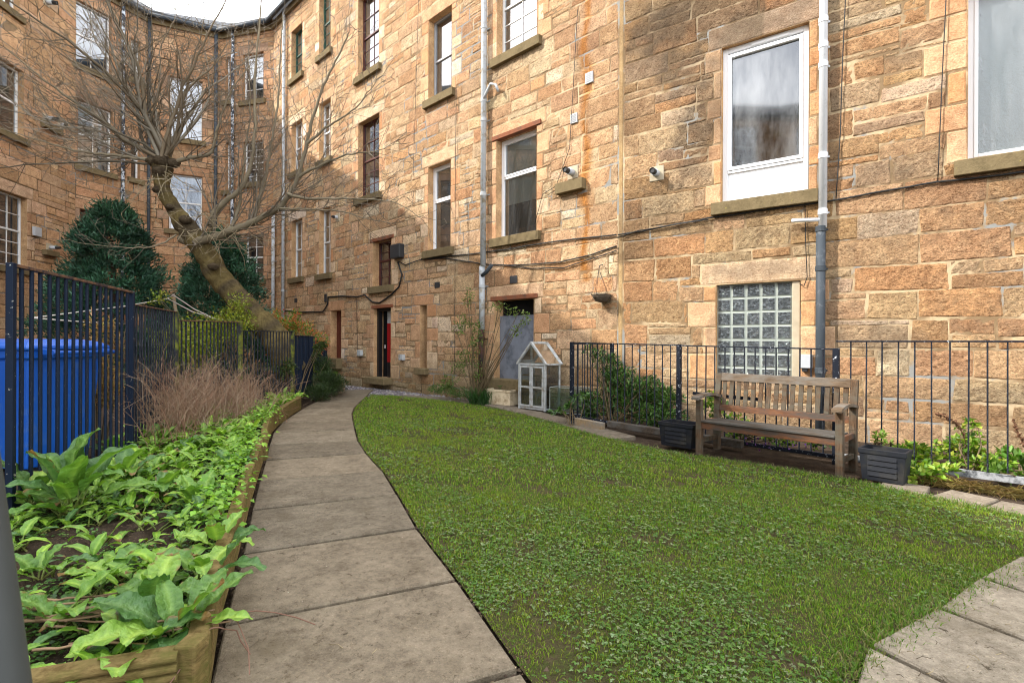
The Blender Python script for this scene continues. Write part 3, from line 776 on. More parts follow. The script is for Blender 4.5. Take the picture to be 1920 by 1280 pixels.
# ------------------------------------------------------------------ back building (C)
palC = ([(.52, .32, .17), (.58, .385, .215), (.46, .28, .145), (.38, .27, .17), (.60, .44, .27)], [6, 5, 3, 2, 1.5])
Cd = empty('tenement_building', (0, 0, 0), 0, 'dark orange tenement across the far end of the court behind the leaning tree', 'building')
WC = Wall(FC, palC, 8, .2, (.24, .38), (.35, 1.0), .8, None, (.22, .16, .10))
def hC(xl, xr, yt, yb): r = FC.rect(xl, xr, yt, yb); WC.hole(r, .3, .18, .32); return r
cw_ = [(hC(318, 379, 148, 262), 'blue', (2, 2, 2)), (hC(316, 379, 328, 432), 'blue', (2, 2, 2)),
       (hC(455, 494, 100, 189), 'dim', (2, 2, 2)), (hC(456, 494, 265, 343), 'dark', (2, 3, 3)), (hC(458, 494, 440, 524), 'dim', (2, 2, 2)),
       (hC(141, 209, 15, 133), 'slateroom', (2, 1, 1)), (hC(146, 211, 198, 318), 'net', (2, 2, 2)), (hC(150, 207, 397, 500), 'dark', (1, 1, 1)),
       (hC(246, 263, 76, 150), 'dark', (1, 1, 1)), (hC(246, 262, 262, 336), 'dark', (1, 1, 1)),
       (hC(423, 431, 108, 190), 'net', (1, 1, 1)), (hC(423, 431, 268, 358), 'net', (1, 1, 1))]
WC.run(0, FC.L, -.05, EAVE + .3)
WC.mb.build('wall', [M['stoneC'], M['mortar']], Cd)
for i, (r, b, g) in enumerate(cw_):
    window(Cd, FC, r, 'sash', b, .12, .5, g, 'darkred' if i == 7 else 'whitewood')
vpipe(Cd, FC, 227, 40, 400, .055, 'pipemix', (120, 250, 360), ztop=EAVE, zb=.3)
vpipe(Cd, FC, 276, 40, 400, .05, 'pipedark', (120, 250), ztop=EAVE, zb=.3)
vpipe(Cd, FC, 405, 40, 400, .06, 'pipedark', (90, 200, 300), ztop=EAVE, zb=.3)
vpipe(Cd, FC, 440, 40, 400, .055, 'pipemix', (100, 235, 330), ztop=EAVE, zb=.3)
# ------------------------------------------------------------------ left building (D)
palD = ([(.54, .36, .195), (.59, .41, .235), (.62, .47, .295), (.48, .31, .165)], [5, 4, 2, 3])
Dd = empty('tenement_building', (0, 0, 0), 0, 'sandstone tenement along the left side with tall white sash windows over the railings', 'building')
WD = Wall(FD, palD, 12, .3, (.3, .36), (.5, 1.1), .65, None, (.24, .17, .10))
def hD(r): WD.hole(r, .3, .18, .32); return r
xr_ = FD.hit(50, 430)[0]
d1 = [xr_ - 1.35, xr_, FD.hit(20, 500)[1], FD.hit(20, 362)[1]]; hgt = d1[3] - d1[2]
x2 = FD.hit(44, 190)[0]
d2 = [x2 - 1.35, x2, FD.hit(20, 250)[1], FD.hit(20, 120)[1]]
x3 = FD.hit(36, 0)[0]
d3 = [x3 - 1.35, x3, FD.hit(20, 18)[1], FD.hit(20, 18)[1] + 2.1]
for r in (d1, d2, d3): hD(r)
extra = []
for q in (1.5, 4.6, 7.8, 11.0, 13.6, 17.6, 20.8, 24.0, 27.6):
    for f_ in (0, 1, 2):
        r = [q, q + 1.2, 3.3 + 3.5 * f_, 5.4 + 3.5 * f_]; hD(r); extra.append(r)
WD.run(0, FD.L, -.05, EAVE)
WD.mb.build('wall', [M['stoneC'], M['mortar']], Dd)
window(Dd, FD, d1, 'sash', 'slateroom', .14, .48, (3, 2, 3), 'whitewood')
window(Dd, FD, d2, 'sash', 'dim', .14, .5, (1, 1, 1), 'whitewood')
window(Dd, FD, d3, 'sash', 'dim', .14, .5, (1, 1, 1), 'whitewood')
for r in extra: window(Dd, FD, r, 'sash', 'dim', .14, .5, (1, 1, 1), 'whitewood')
wbox(Dd, FD, 60, 73, 426, 443, -.01, .08, 'whiteplastic', 'alarm_box', .01)
flue(Dd, FD, 85, 222, .35, .07); flue(Dd, FD, 113, 234, .2, .05); flue(Dd, FD, 92, 464, .3, .05)
wbox(Dd, FD, 78, 103, 470, 480, -.02, .14, 'sill', 'stone_ledge', .01)
wbox(Dd, FD, 75, 110, 233, 246, -.02, .14, 'sill', 'stone_ledge', .01)
flue(Dd, FD, 86, 4, .3, .07)
# roofs, gutters
def roof(B, fac, back=5.0, rise=2.6):
    g = MB(); f = MB(); rf = MB()
    cuts = fac.s; P = []; Q = []
    e = []
    for i, q in enumerate(cuts):
        q_ = min(max(q, .001), fac.L - .001)
        e.append((fac.pt(q_, EAVE, .28), fac.pt(q_, EAVE + rise, -back), fac.pt(q_, EAVE + .03, -.1)))
    for a, b in zip(e, e[1:]):
        z = Vector((0, 0, .07))
        rf.hexa([a[0] + z, b[0] + z, b[1] + z, a[1] + z, a[0] + z * 2, b[0] + z * 2, b[1] + z * 2, a[1] + z * 2])
        g.tube([a[0] + Vector((0, 0, -.0)), b[0]], .075, 8)
        f.hexa([fa for fa in (a[2] + Vector((0, 0, -.22)), b[2] + Vector((0, 0, -.22)))] + [b[2] + (b[0] - b[2]) * .55 + Vector((0, 0, -.22)), a[2] + (a[0] - a[2]) * .55 + Vector((0, 0, -.22))] + [a[2], b[2], b[2] + (b[0] - b[2]) * .55, a[2] + (a[0] - a[2]) * .55])
    r_ = rf.build('roof', M['slate'], B); g.build('gutter', M['pipedark'], B); f.build('eaves_course', M['sill'], B)
roof(A, FA); roof(Bd, FB); roof(Cd, FC); roof(Dd, FD, 5.5, 2.9)
# ------------------------------------------------------------------ ground
def vn(x, y, seed=0, f=1.0):
    """smooth noise in -1..1 from a few sines"""
    r = np.random.default_rng(seed); o = 0
    for i in range(6):
        a = r.uniform(0, 6.28); k = f * (1.6 ** i) * r.uniform(.8, 1.2); p = r.uniform(0, 6.28)
        o = o + np.sin((x * math.cos(a) + y * math.sin(a)) * k + p) / (1.35 ** i)
    return o / 2.6
def inside(P, poly):
    x, y = P[:, 0], P[:, 1]; c = np.zeros(len(P), bool); n = len(poly)
    for i in range(n):
        (x0, y0), (x1, y1) = poly[i], poly[(i + 1) % n]
        if y0 == y1: continue
        k = ((y0 > y) != (y1 > y)) & (x < (x1 - x0) * (y - y0) / (y1 - y0) + x0); c ^= k
    return c
def sample(poly, dens, r=rng):
    xs = [p[0] for p in poly]; ys = [p[1] for p in poly]
    n = int((max(xs) - min(xs)) * (max(ys) - min(ys)) * dens)
    P = np.stack([r.uniform(min(xs), max(xs), n), r.uniform(min(ys), max(ys), n)], 1)
    return P[inside(P, poly)]
m = MB(); m.f(*[m.v(p) for p in ((-60, -40, -.03), (60, -40, -.03), (60, 80, -.03), (-60, 80, -.03))])
tag(m.build('ground', M['soil']), kind='structure')

pairs = [((-.02, -.75), (.98, -.2)), ((-.3, 0), (.70, .5)), ((-.6, .8), (.36, 1.27)), ((-.95, 1.54), (.05, 2.02)), ((-1.27, 2.30), (-.27, 2.77)), ((-1.59, 3.09), (-.62, 3.54)),
         ((-1.93, 3.89), (-.92, 4.32)), ((-2.25, 4.68), (-1.23, 5.09)), ((-2.58, 5.50), (-1.60, 5.86)), ((-2.92, 6.33), (-1.92, 6.64)),
         ((-3.24, 7.14), (-2.2, 7.46)), ((-3.5, 8.0), (-2.48, 8.3)), ((-3.69, 8.86), (-2.74, 9.1)), ((-3.85, 9.67), (-2.94, 9.9)),
         ((-3.97, 10.52), (-3.1, 10.8)), ((-4.1, 11.4), (-3.24, 11.7)), ((-4.25, 12.3), (-3.39, 12.6)), ((-4.5, 13.3), (-3.55, 13.6))]
Lp = [Vector(p[0]) for p in pairs]; Rp = [Vector(p[1]) for p in pairs]
def slab(mb, quad, z=.035, c=None, gap=.019, r=random):
    c = c or (lambda v, h: (.172 * v, .145 * v * h, .108 * v * h * h, 1))(r.uniform(.82, 1.18), r.uniform(.98, 1.02))
    q = [Vector(p) for p in quad]; ce = sum(q, Vector((0, 0))) / 4
    q = [p + (ce - p).normalized() * gap * 1.4 for p in q]
    dz = [r.uniform(-.006, .006) for _ in q]
    top = []; 
    b0 = [mb.v((p.x, p.y, -.05), c) for p in q]
    b1 = [mb.v((p.x, p.y, z - .008 + d), c) for p, d in zip(q, dz)]
    q2 = [p + (ce - p).normalized() * .010 for p in q]
    b2 = [mb.v((p.x, p.y, z + d), c) for p, d in zip(q2, dz)]
    for a, b in ((b0, b1), (b1, b2)):
        for i in range(4): mb.f(a[i], a[(i + 1) % 4], b[(i + 1) % 4], b[i])
    mb.f(*b2)
m = MB()
for i in range(len(pairs) - 1):
    dl = (Lp[i + 1] - Lp[i]).normalized() * .005
    slab(m, [Lp[i] + dl, Rp[i] + dl, Rp[i + 1] - dl, Lp[i + 1] - dl])
# joint in the middle of the wide area by the doors
tag(m.build('path', M['slab']), kind='structure')
# lawn outline (measured on the ground)
def g2(x, y): p = G(x, y, .02); return (p.x, p.y)
far = [g2(697, 740), g2(760, 743), g2(830, 751), g2(890, 759), g2(950, 770), g2(1020, 787), g2(1100, 811), g2(1180, 830), g2(1250, 846), g2(1330, 858), g2(1420, 871), g2(1500, 884), g2(1600, 901), g2(1700, 922), g2(1800, 942), g2(1920, 968), (4.6, 3.5)]
right = [(4.4, 3.35), (3.5, 3.16), g2(1920, 1065), g2(1850, 1095), g2(1780, 1132), g2(1715, 1160), g2(1650, 1203), g2(1575, 1272), (.95, 1.45), (.75, .6)]
lawn = [tuple(p) for p in Rp[3:16]] + far + right
m = MB(); m.f(*[m.v((x, y, .015)) for x, y in lawn])
import bmesh
lo = m.build('lawn', M['lawnsoil']); tag(lo, kind='structure')
bm = bmesh.new(); bm.from_mesh(lo.data); bmesh.ops.triangulate(bm, faces=bm.faces); bm.to_mesh(lo.data); bm.free()
# second paving: strip between lawn and railings, and slabs at lower right
m = MB(); rr = random.Random(4)
strip = [g2(740, 742), g2(840, 749), g2(910, 757), g2(975, 772), g2(1060, 795), g2(1150, 822), g2(1250, 845), g2(1340, 866), g2(1430, 883), g2(1530, 897), g2(1640, 912), g2(1740, 928), g2(1840, 950), g2(1960, 975), (5.2, 3.35)]
for a, b in list(zip(strip, strip[1:]))[:5] + list(zip(strip, strip[1:]))[10:]:
    a, b = Vector(a), Vector(b); d = (b - a).normalized(); n_ = Vector((-d.y, d.x)); n_ = n_ if n_.y > 0 else -n_
    slab(m, [a - n_ * .06, b - n_ * .06, b + n_ * .38, a + n_ * .38], .02, (lambda v: (.20 * v, .17 * v, .135 * v, 1))(rr.uniform(.8, 1.15)))
rp = [(4.9, 3.05), (4.2, 2.72), (3.45, 2.95), (2.92, 2.93), (2.50, 2.73), (2.12, 2.55), (1.75, 2.37), (1.45, 2.1), (1.15, 1.85), (.85, 1.4), (.7, .5)]
base = [Vector(p) for p in ((4.5, 3.42), (3.55, 3.20), (3.02, 3.08), (2.52, 2.79), (2.04, 2.47), (1.50, 2.16), (1.12, 1.72), (.9, 1.1), (.8, .4))]
dirr = Vector((.46, -.888))
for i in range(len(base) - 1):
    a, b = base[i], base[i + 1]
    for k_ in range(3):
        v = rr.uniform(.82, 1.12); o0, o1 = dirr * (.62 * k_ - .05), dirr * (.62 * (k_ + 1) - .05)
        slab(m, [a + o0, b + o0, b + o1, a + o1], .032, (.27 * v, .235 * v, .185 * v, 1))
tag(m.build('paving', M['slab']), kind='structure')

# ------------------------------------------------------------------ numpy leaves and blades
def rnd_unit(n, r=rng):
    v = r.normal(size=(n, 3)); return v / np.linalg.norm(v, axis=1, keepdims=True)
def nrm(v): return v / np.maximum(np.linalg.norm(v, axis=1, keepdims=True), 1e-9)
def jcol(base, n, var=.25, hue=.1, r=rng):
    b = np.array(base)[None, :] if np.ndim(base[0]) == 0 else np.array(base)[r.integers(0, len(base), n)]
    c = b * r.uniform(1 - var, 1 + var, (n, 1)) * r.uniform(1 - hue, 1 + hue, (n, 3))
    return np.concatenate([c, np.ones((n, 1))], 1)
def leaves(P, D, U, L, W, Cc, fold=.2, droop=.15):
    """diamond leaves folded on the midrib; returns V, F(tri), C"""
    n = len(P); D = nrm(D); S = nrm(np.cross(D, U)); Nn = np.cross(S, D)
    L = np.broadcast_to(np.asarray(L, float).reshape(-1, 1), (n, 1)); W = np.broadcast_to(np.asarray(W, float).reshape(-1, 1), (n, 1))
    mid = P + D * L * .45
    a = mid + S * W * .5 + Nn * W * fold; b = mid - S * W * .5 + Nn * W * fold
    t = P + D * L - Nn * L * droop
    V = np.stack([P, a, t, b], 1).reshape(-1, 3)
    i = np.arange(n)[:, None] * 4
    Fc = np.concatenate([i + np.array([[0, 1, 2]]), i + np.array([[0, 2, 3]])], 1).reshape(-1, 3)
    return V, Fc, np.repeat(Cc, 4, 0)
def join(parts):
    V = []; Fs = []; Cs = []; o = 0
    for v, f, c in parts:
        V.append(v); Fs.append(f + o); Cs.append(c); o += len(v)
    return np.concatenate(V), np.concatenate(Fs), np.concatenate(Cs)
def blades(P, H, W, Cc, lean=.5, r=rng):
    n = len(P); a = r.uniform(0, 6.283, n); b = r.uniform(0, 6.283, n)
    S = np.stack([np.cos(a), np.sin(a), np.zeros(n)], 1) * (np.asarray(W).reshape(-1, 1) / 2)
    H = np.asarray(H).reshape(-1, 1); ln = r.uniform(.1, 1, (n, 1)) * lean
    Ld = np.stack([np.cos(b), np.sin(b), np.zeros(n)], 1)
    mid = P + np.array([[0, 0, 1]]) * H * .6 + Ld * H * ln * .45
    t = P + np.array([[0, 0, 1]]) * H * (1 - .35 * ln) + Ld * H * ln * 1.2
    V = np.stack([P - S, P + S, mid + S * .8, mid - S * .8, t], 1).reshape(-1, 3)
    i = np.arange(n)[:, None] * 5
    Fc = np.concatenate([i + np.array([[0, 1, 2]]), i + np.array([[0, 2, 3]]), i + np.array([[3, 2, 4]])], 1).reshape(-1, 3)
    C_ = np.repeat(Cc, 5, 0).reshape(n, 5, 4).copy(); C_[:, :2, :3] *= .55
    return V, Fc, C_.reshape(-1, 4)

# grass
def shrinkpoly(P):
    return P
def lawn_band(y0, y1, dens):
    P = sample(lawn, dens); P = P[(P[:, 1] >= y0) & (P[:, 1] < y1)]; return P
bands = [(.5, 3.0, 22000, .0030, .82), (3.0, 4.6, 13000, .0040, .9), (4.6, 7.0, 5200, .006, 1.05), (7.0, 14, 2600, .010, 1.1)]
parts = []
for y0, y1, d, w, hs in bands:
    P = lawn_band(y0, y1, d)
    x, y = P[:, 0], P[:, 1]
    n1 = vn(x, y, 1, 1.6); n2 = vn(x, y, 2, 5.0); n3 = vn(x, y, 3, 12)
    bare = n2 * .6 + n3 * .5 + n1 * .35
    nearl = np.clip(1 - np.hypot(x - .4, y - 2.3) / 1.3, 0, 1)
    keep = rng.uniform(0, 1, len(P)) < np.clip(1.0 - np.clip(bare - .2, 0, 1) * 2.6 - nearl * .55, .12, 1)
    P = P[keep]; n1, n2, n3 = n1[keep], n2[keep], n3[keep]; n = len(P)
    H = rng.uniform(.012, .036, n) * hs * (1 + .5 * np.clip(n3 + n2 * .4, -.6, 1))
    Cc = jcol([(.13, .265, .016), (.19, .33, .022), (.075, .16, .018), (.28, .31, .07)], n, .3, .12)
    yel = np.clip(n1 * 1.0 + n3 * .4 + .1, 0, 1)[:, None]
    Cc[:, :3] = Cc[:, :3] * (1 - .4 * yel) + np.array([[.26, .31, .012]]) * .4 * yel
    dead = rng.uniform(0, 1, n) < .10; Cc[dead, :3] = np.array([.27, .22, .11]) * rng.uniform(.6, 1.1, (dead.sum(), 1))
    P3 = np.concatenate([P, np.full((n, 1), .012)], 1)
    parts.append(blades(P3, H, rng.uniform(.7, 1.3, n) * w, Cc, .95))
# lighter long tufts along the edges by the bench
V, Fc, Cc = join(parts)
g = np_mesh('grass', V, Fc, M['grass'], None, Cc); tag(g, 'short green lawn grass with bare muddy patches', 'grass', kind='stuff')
# clover and creeping weeds in the lawn
parts = []
for y0, y1, d, s_ in ((.5, 3.2, 3400, .0105), (3.2, 5.0, 1100, .015), (5.0, 8.5, 330, .022)):
    P = lawn_band(y0, y1, d); x, y = P[:, 0], P[:, 1]
    nn = vn(x, y, 21, 2.6) + .5 * vn(x, y, 22, 7)
    nearl = np.clip(1 - np.hypot(x - .5, y - 2.4) / 1.9, 0, 1)
    P = P[nn * 1.1 + nearl * .7 > .05 + rng.uniform(-.5, .6, len(P))]; n = len(P)
    az = rng.uniform(0, 6.283, n); z = rng.uniform(.016, .042, n)
    C0 = jcol([(.09, .185, .03), (.12, .215, .05), (.06, .135, .025), (.19, .25, .12)], n, .3, .1)
    for t in range(3):
        a = az + t * 2.09 + rng.uniform(-.3, .3, n)
        D = np.stack([np.cos(a), np.sin(a), rng.uniform(-.3, .45, n)], 1)
        P3 = np.concatenate([P, z[:, None]], 1)
        parts.append(leaves(P3, D, np.array([[0, 0, 1.]]), s_ * rng.uniform(.7, 1.3, n), s_ * rng.uniform(.8, 1.2, n), C0, .1, .1))
V, Fc, Cc = join(parts)
g = np_mesh('clover', V, Fc, M['leaf'], None, Cc); tag(g, 'patches of small greyish green clover leaves in the lawn', 'clover', kind='stuff')
# loose litter: crumbs, twigs, gravel
def pebbles(P, z, s, Cc, r=rng):
    n = len(P); v0 = np.array([[1, 0, 0], [-.5, .87, 0], [-.5, -.87, 0], [0, 0, .8]])
    a = r.uniform(0, 6.28, n); ca, sa = np.cos(a)[:, None], np.sin(a)[:, None]
    vv = v0[None] * (np.asarray(s).reshape(-1, 1, 1)) * r.uniform(.6, 1.3, (n, 4, 3))
    X = vv[..., 0] * ca - vv[..., 1] * sa; Yv = vv[..., 0] * sa + vv[..., 1] * ca
    V = np.stack([X + P[:, :1], Yv + P[:, 1:2], vv[..., 2] + np.broadcast_to(np.asarray(z), (n,))[:, None]], -1).reshape(-1, 3)
    i = np.arange(n)[:, None] * 4
    Fc = np.concatenate([i + np.array([q]) for q in ([0, 1, 3], [1, 2, 3], [2, 0, 3])], 1).reshape(-1, 3)
    return V, Fc, np.repeat(Cc, 4, 0)
gp = [(-4.7, 12.1), (-3.35, 11.9), (-1.9, 11.4), (-.9, 11.0), (-.8, 11.5), (-3.6, 14.2), (-5.3, 15.6), (-5.6, 14.6)]
P = sample(gp, 420); P = P[rng.uniform(0, 1, len(P)) < .8]
V, Fc, Cc = pebbles(P, -.01, rng.uniform(.02, .05, len(P)), jcol([(.16, .145, .16), (.25, .23, .22), (.10, .09, .10)], len(P), .3, .05))
g = np_mesh('gravel', V, Fc, M['gravel'], None, Cc); tag(g, 'loose grey purple gravel in front of the red door', 'gravel', kind='stuff')
edge = []
for i in range(2, len(pairs) - 2):
    for P0, P1, w in ((Rp[i], Rp[i + 1], .05), (Lp[i], Lp[i + 1], .05), (Lp[i], Rp[i], .010)):
        n = 60 if w > .02 else 22
        t = rng.uniform(0, 1, n)[:, None]
        a = np.array([[P0.x, P0.y]]) * (1 - t) + np.array([[P1.x, P1.y]]) * t + rng.normal(0, w, (n, 2)); edge.append(a)
for a, b in zip(strip, strip[1:]):
    t = rng.uniform(0, 1, 70)[:, None]; edge.append(np.array([a]) * (1 - t) + np.array([b]) * t + rng.normal(0, .05, (70, 2)))
for a, b in zip(right[1:], right[2:]):
    t = rng.uniform(0, 1, 110)[:, None]; edge.append(np.array([a]) * (1 - t) + np.array([b]) * t + rng.normal(0, .035, (110, 2)))
P = np.concatenate(edge)
a = pebbles(P, .012, rng.uniform(.006, .02, len(P)), jcol([(.045, .03, .02), (.08, .055, .035)], len(P), .3, .1))
P = sample([tuple(p) for p in Lp[2:12]] + [tuple(p) for p in Rp[2:12]][::-1], 34)
b = pebbles(P, .034, rng.uniform(.002, .006, len(P)), jcol([(.10, .07, .045), (.3, .25, .18)], len(P), .3, .1))
V, Fc, Cc = join([a, b])
g = np_mesh('soil_crumbs', V, Fc, M['gravel'], None, Cc); tag(g, 'dark crumbs of soil along the edges of lawn and path', 'soil', kind='stuff')

# ------------------------------------------------------------------ raised bed edging
be = [Vector((-1.08, 1.80))] + [p + Vector((-.05, .0)) for p in Lp[4:15]]
bed = empty('bed_edging', (-1.1, 1.8, 0), 0, 'ribbed log edging of treated timber holding the leafy bed left of the path', 'edging')
bed.location = (0, 0, 0)
def edgeboard(pts, name, h=.23, n=7, th=.05):
    m = MB()
    for k_ in range(n):
        z = .02 + h * (k_ + .5) / n; r = h / n * .5
        P = [Vector((p.x, p.y, z)) for p in pts]
        # rounded rib
        rings = []
        for i, p in enumerate(P):
            d = (P[min(i + 1, len(P) - 1)] - P[max(i - 1, 0)]).normalized(); nn = Vector((d.y, -d.x, 0))
            ring = [m.v(p + nn * (th * .5 + r * 1.1 * math.sin(t)) + Vector((0, 0, -r * math.cos(t)))) for t in (0.05, .6, 1.2, 1.57, 1.95, 2.5, 3.09)]
            ring += [m.v(p - nn * th * .5 + Vector((0, 0, r))), m.v(p - nn * th * .5 + Vector((0, 0, -r)))]
            rings.append(ring)
        for a, b in zip(rings, rings[1:]):
            for j in range(9): m.f(a[j], b[j], b[(j + 1) % 9], a[(j + 1) % 9])
        m.f(*rings[0]); m.f(*rings[-1][::-1])
    return m.build(name, M['edging'], bed)
edgeboard(be[:6], 'log_board'); edgeboard([be[5] + Vector((.03, .03))] + be[6:9], 'log_board'); edgeboard([be[8] + Vector((.02, .02))] + be[9:11], 'log_board')
edgeboard([Vector((-2.9, 1.20)), Vector((-2.2, 1.38)), Vector((-1.5, 1.63)), Vector((-1.11, 1.77))], 'log_board')
for p in (be[0], be[5], be[8], be[10]):
    m = MB(); m.box(p.x - .045, p.x + .03, p.y - .045, p.y + .045, 0, .262); m.build('corner_post', M['edging'], bed, .008)
# soil of the bed and terrace behind the railings
FL = [(-2.9, 1.0), (-3.2, 3.3), (-3.28, 3.42), (-3.75, 5.2), (-4.4, 6.9), (-4.53, 8.8), (-4.41, 10.6), (-4.67, 12.4), (-4.95, 14.1)]
bedpoly = [(p.x, p.y) for p in be[:11]] + [(-4.15, 10.7), (-4.41, 10.6)] + FL[::-1][3:]
def sheet(name, poly, zf, mat, step=.12):
    xs = [p[0] for p in poly]; ys = [p[1] for p in poly]
    nx = int((max(xs) - min(xs)) / step) + 2; ny = int((max(ys) - min(ys)) / step) + 2
    gx, gy = np.meshgrid(np.linspace(min(xs) - step, max(xs) + step, nx), np.linspace(min(ys) - step, max(ys) + step, ny))
    V = np.stack([gx.ravel(), gy.ravel(), zf(gx.ravel(), gy.ravel())], 1)
    i = (np.arange(ny - 1)[:, None] * nx + np.arange(nx - 1)[None]).ravel()
    Fc = np.stack([i, i + 1, i + nx + 1, i + nx], 1); ce = V[Fc].mean(1)
    Fc = Fc[inside(ce[:, :2], poly)]
    return np_mesh(name, V, Fc, mat)
def bedz(x, y): return .14 + .03 * vn(x, y, 31, 3) + .012 * vn(x, y, 32, 14)
# inset so that it stays behind the boards
bp = [(x - .06, y) for x, y in bedpoly[:11]] + bedpoly[11:]
tag(sheet('bed_soil', bp, bedz, M['soil'], .07), kind='structure')
terr = FL + [(-5.4, 16.2), (-8.9, 19.5), (-11, 20.1), (-13.2, 19.1), (-14, 16.9), (-13.6, 14), (-13.1, 0), (-13, -4), (-3, -4)]
m = MB(); P = [(-3.05, -4), (-3.2, 3.3)] + FL[3:] + [(-5.3, 15.9), (-8.79, 19.4), (-11, 20.1), (-13.2, 19.1), (-14, 16.9), (-13.5, 13.6), (-13.05, -4)]
m.f(*[m.v((x, y, .12)) for x, y in P]); n_ = len(P)
to = m.build('terrace', M['soil']); tag(to, kind='structure')
bm = bmesh.new(); bm.from_mesh(to.data); bmesh.ops.triangulate(bm, faces=bm.faces); bm.to_mesh(to.data); bm.free()

# ------------------------------------------------------------------ railings
def shared(name, mesh_src, loc, parent, scale, rz=0):
    o = mesh_src.copy(); o.name = name; col.objects.link(o); o.parent = parent
    o.location = loc; o.scale = scale; o.rotation_euler = (0, 0, rz); return o
def railing(E, p0, p1, zt0, zt1, zb0, zb1, nb, mats, post0=True, post1=True, bw=.014, pw=.05, rail_h=.016, foot=0.0, botmat=None, both=.045):
    p0, p1 = Vector(p0), Vector(p1); d = (p1 - p0); L = d.length; d.normalize(); a = math.atan2(d.y, d.x)
    mb = MB(); mb.bar((p0.x, p0.y, zt0), (p1.x, p1.y, zt1), .036, rail_h); mb.build('top_rail', M[mats[1]], E, .003)
    mb = MB(); mb.bar((p0.x, p0.y, zb0), (p1.x, p1.y, zb1), .02, both); mb.build('bottom_rail', M[botmat or mats[0]], E, .003)
    for k_, (on, p, zt) in enumerate(((post0, p0, zt0), (post1, p1, zt1))):
        if on:
            mb = MB(); mb.bar((p.x, p.y, -.1 + foot), (p.x, p.y, zt + .012), pw, pw, (d.x, d.y, 0)); mb.build('post', M[mats[2]], E, .004)
    src = None
    for i in range(1, nb + 1):
        t = i / (nb + 1); p = p0.lerp(p1, t); zb = zb0 + (zb1 - zb0) * t; zt = zt0 + (zt1 - zt0) * t
        if src is None:
            mb = MB(); mb.tube([(0, 0, 0), (0, 0, .5), (0, 0, 1)], 1, 4 if bw > .016 else 6)
            src = mb.build('bar', M[mats[0]], E); src.location = (p.x, p.y, zb); src.scale = (bw / 2, bw / 2, zt - zb); src.rotation_euler = (0, 0, a + math.pi / 4)
        else: shared('bar', src, (p.x, p.y, zb), E, (bw / 2, bw / 2, zt - zb), a + math.pi / 4 + random.uniform(-.1, .1)).rotation_euler[1] = random.uniform(-.006, .006)
FR = empty('railings', (0, 0, 0), 0, 'black iron railings with flaking paint behind the bench', 'railings')
im = ('iron', 'iron', 'iron')
railing(FR, (.93, 8.17), (2.2, 6.95), 1.265, 1.24, .12, .08, 14, im, True, True, .016, .055)
railing(FR, (2.2, 6.95), (3.5, 5.7), 1.235, 1.21, .07, .05, 14, im, False, True, .016, .06)
railing(FR, (3.5, 5.7), (5.2, 4.15), 1.295, 1.30, .06, .05, 16, im, False, True, .018, .06, .016, 0, 'railbase', .07)
railing(FR, (.93, 8.17), (1.62, 8.55), 1.245, 1.25, .12, .12, 7, im, False, True, .014, .05)
mb = MB(); mb.bar((2.35, 6.85, .62), (2.95, 6.28, .60), .02, .04); mb.build('cross_rail', M['iron'], FR)
FLn = empty('railings', (0, 0, 0), 0, 'tall navy railings stepping down along the bed in front of the blue bin', 'railings')
bl = ('ironblue', 'rustrail', 'ironblue'); mo = ('iron', 'rustrail', 'ironmoss')
railing(FLn, (-3.255, 3.43), (-3.76, 5.22), 1.765, 1.75, .2, .18, 16, bl, True, True, .027, .042, .022)
railing(FLn, (-3.76, 5.24), (-4.41, 6.93), 1.63, 1.65, .2, .2, 16, mo, False, True, .022, .055)
railing(FLn, (-4.41, 6.95), (-4.53, 8.8), 1.54, 1.58, .15, .15, 16, mo, False, True, .022, .06)
railing(FLn, (-4.53, 8.8), (-4.41, 10.62), 1.44, 1.46, .15, .15, 16, ('iron', 'iron', 'ironmoss'), False, True, .022, .06)
railing(FLn, (-4.41, 10.62), (-4.67, 12.43), 1.38, 1.38, .12, .12, 15, ('ironblue', 'iron', 'ironmoss'), False, True, .034, .06)
railing(FLn, (-4.67, 12.43), (-5.0, 14.2), 1.28, 1.28, .1, .1, 15, ('ironblue', 'iron', 'iron'), False, True, .034, .06)

# ------------------------------------------------------------------ bench
ang = math.atan2(-1.09, 1.01)
Bn = empty('garden_bench', (2.12, 6.09, .02), ang, 'weathered wooden slatted bench with curved arms standing on the lawn edge', 'bench')
BL = 1.49
def part(m, name, mat, par=Bn, bev=.004): return m.build(name, M[mat], par, bev)
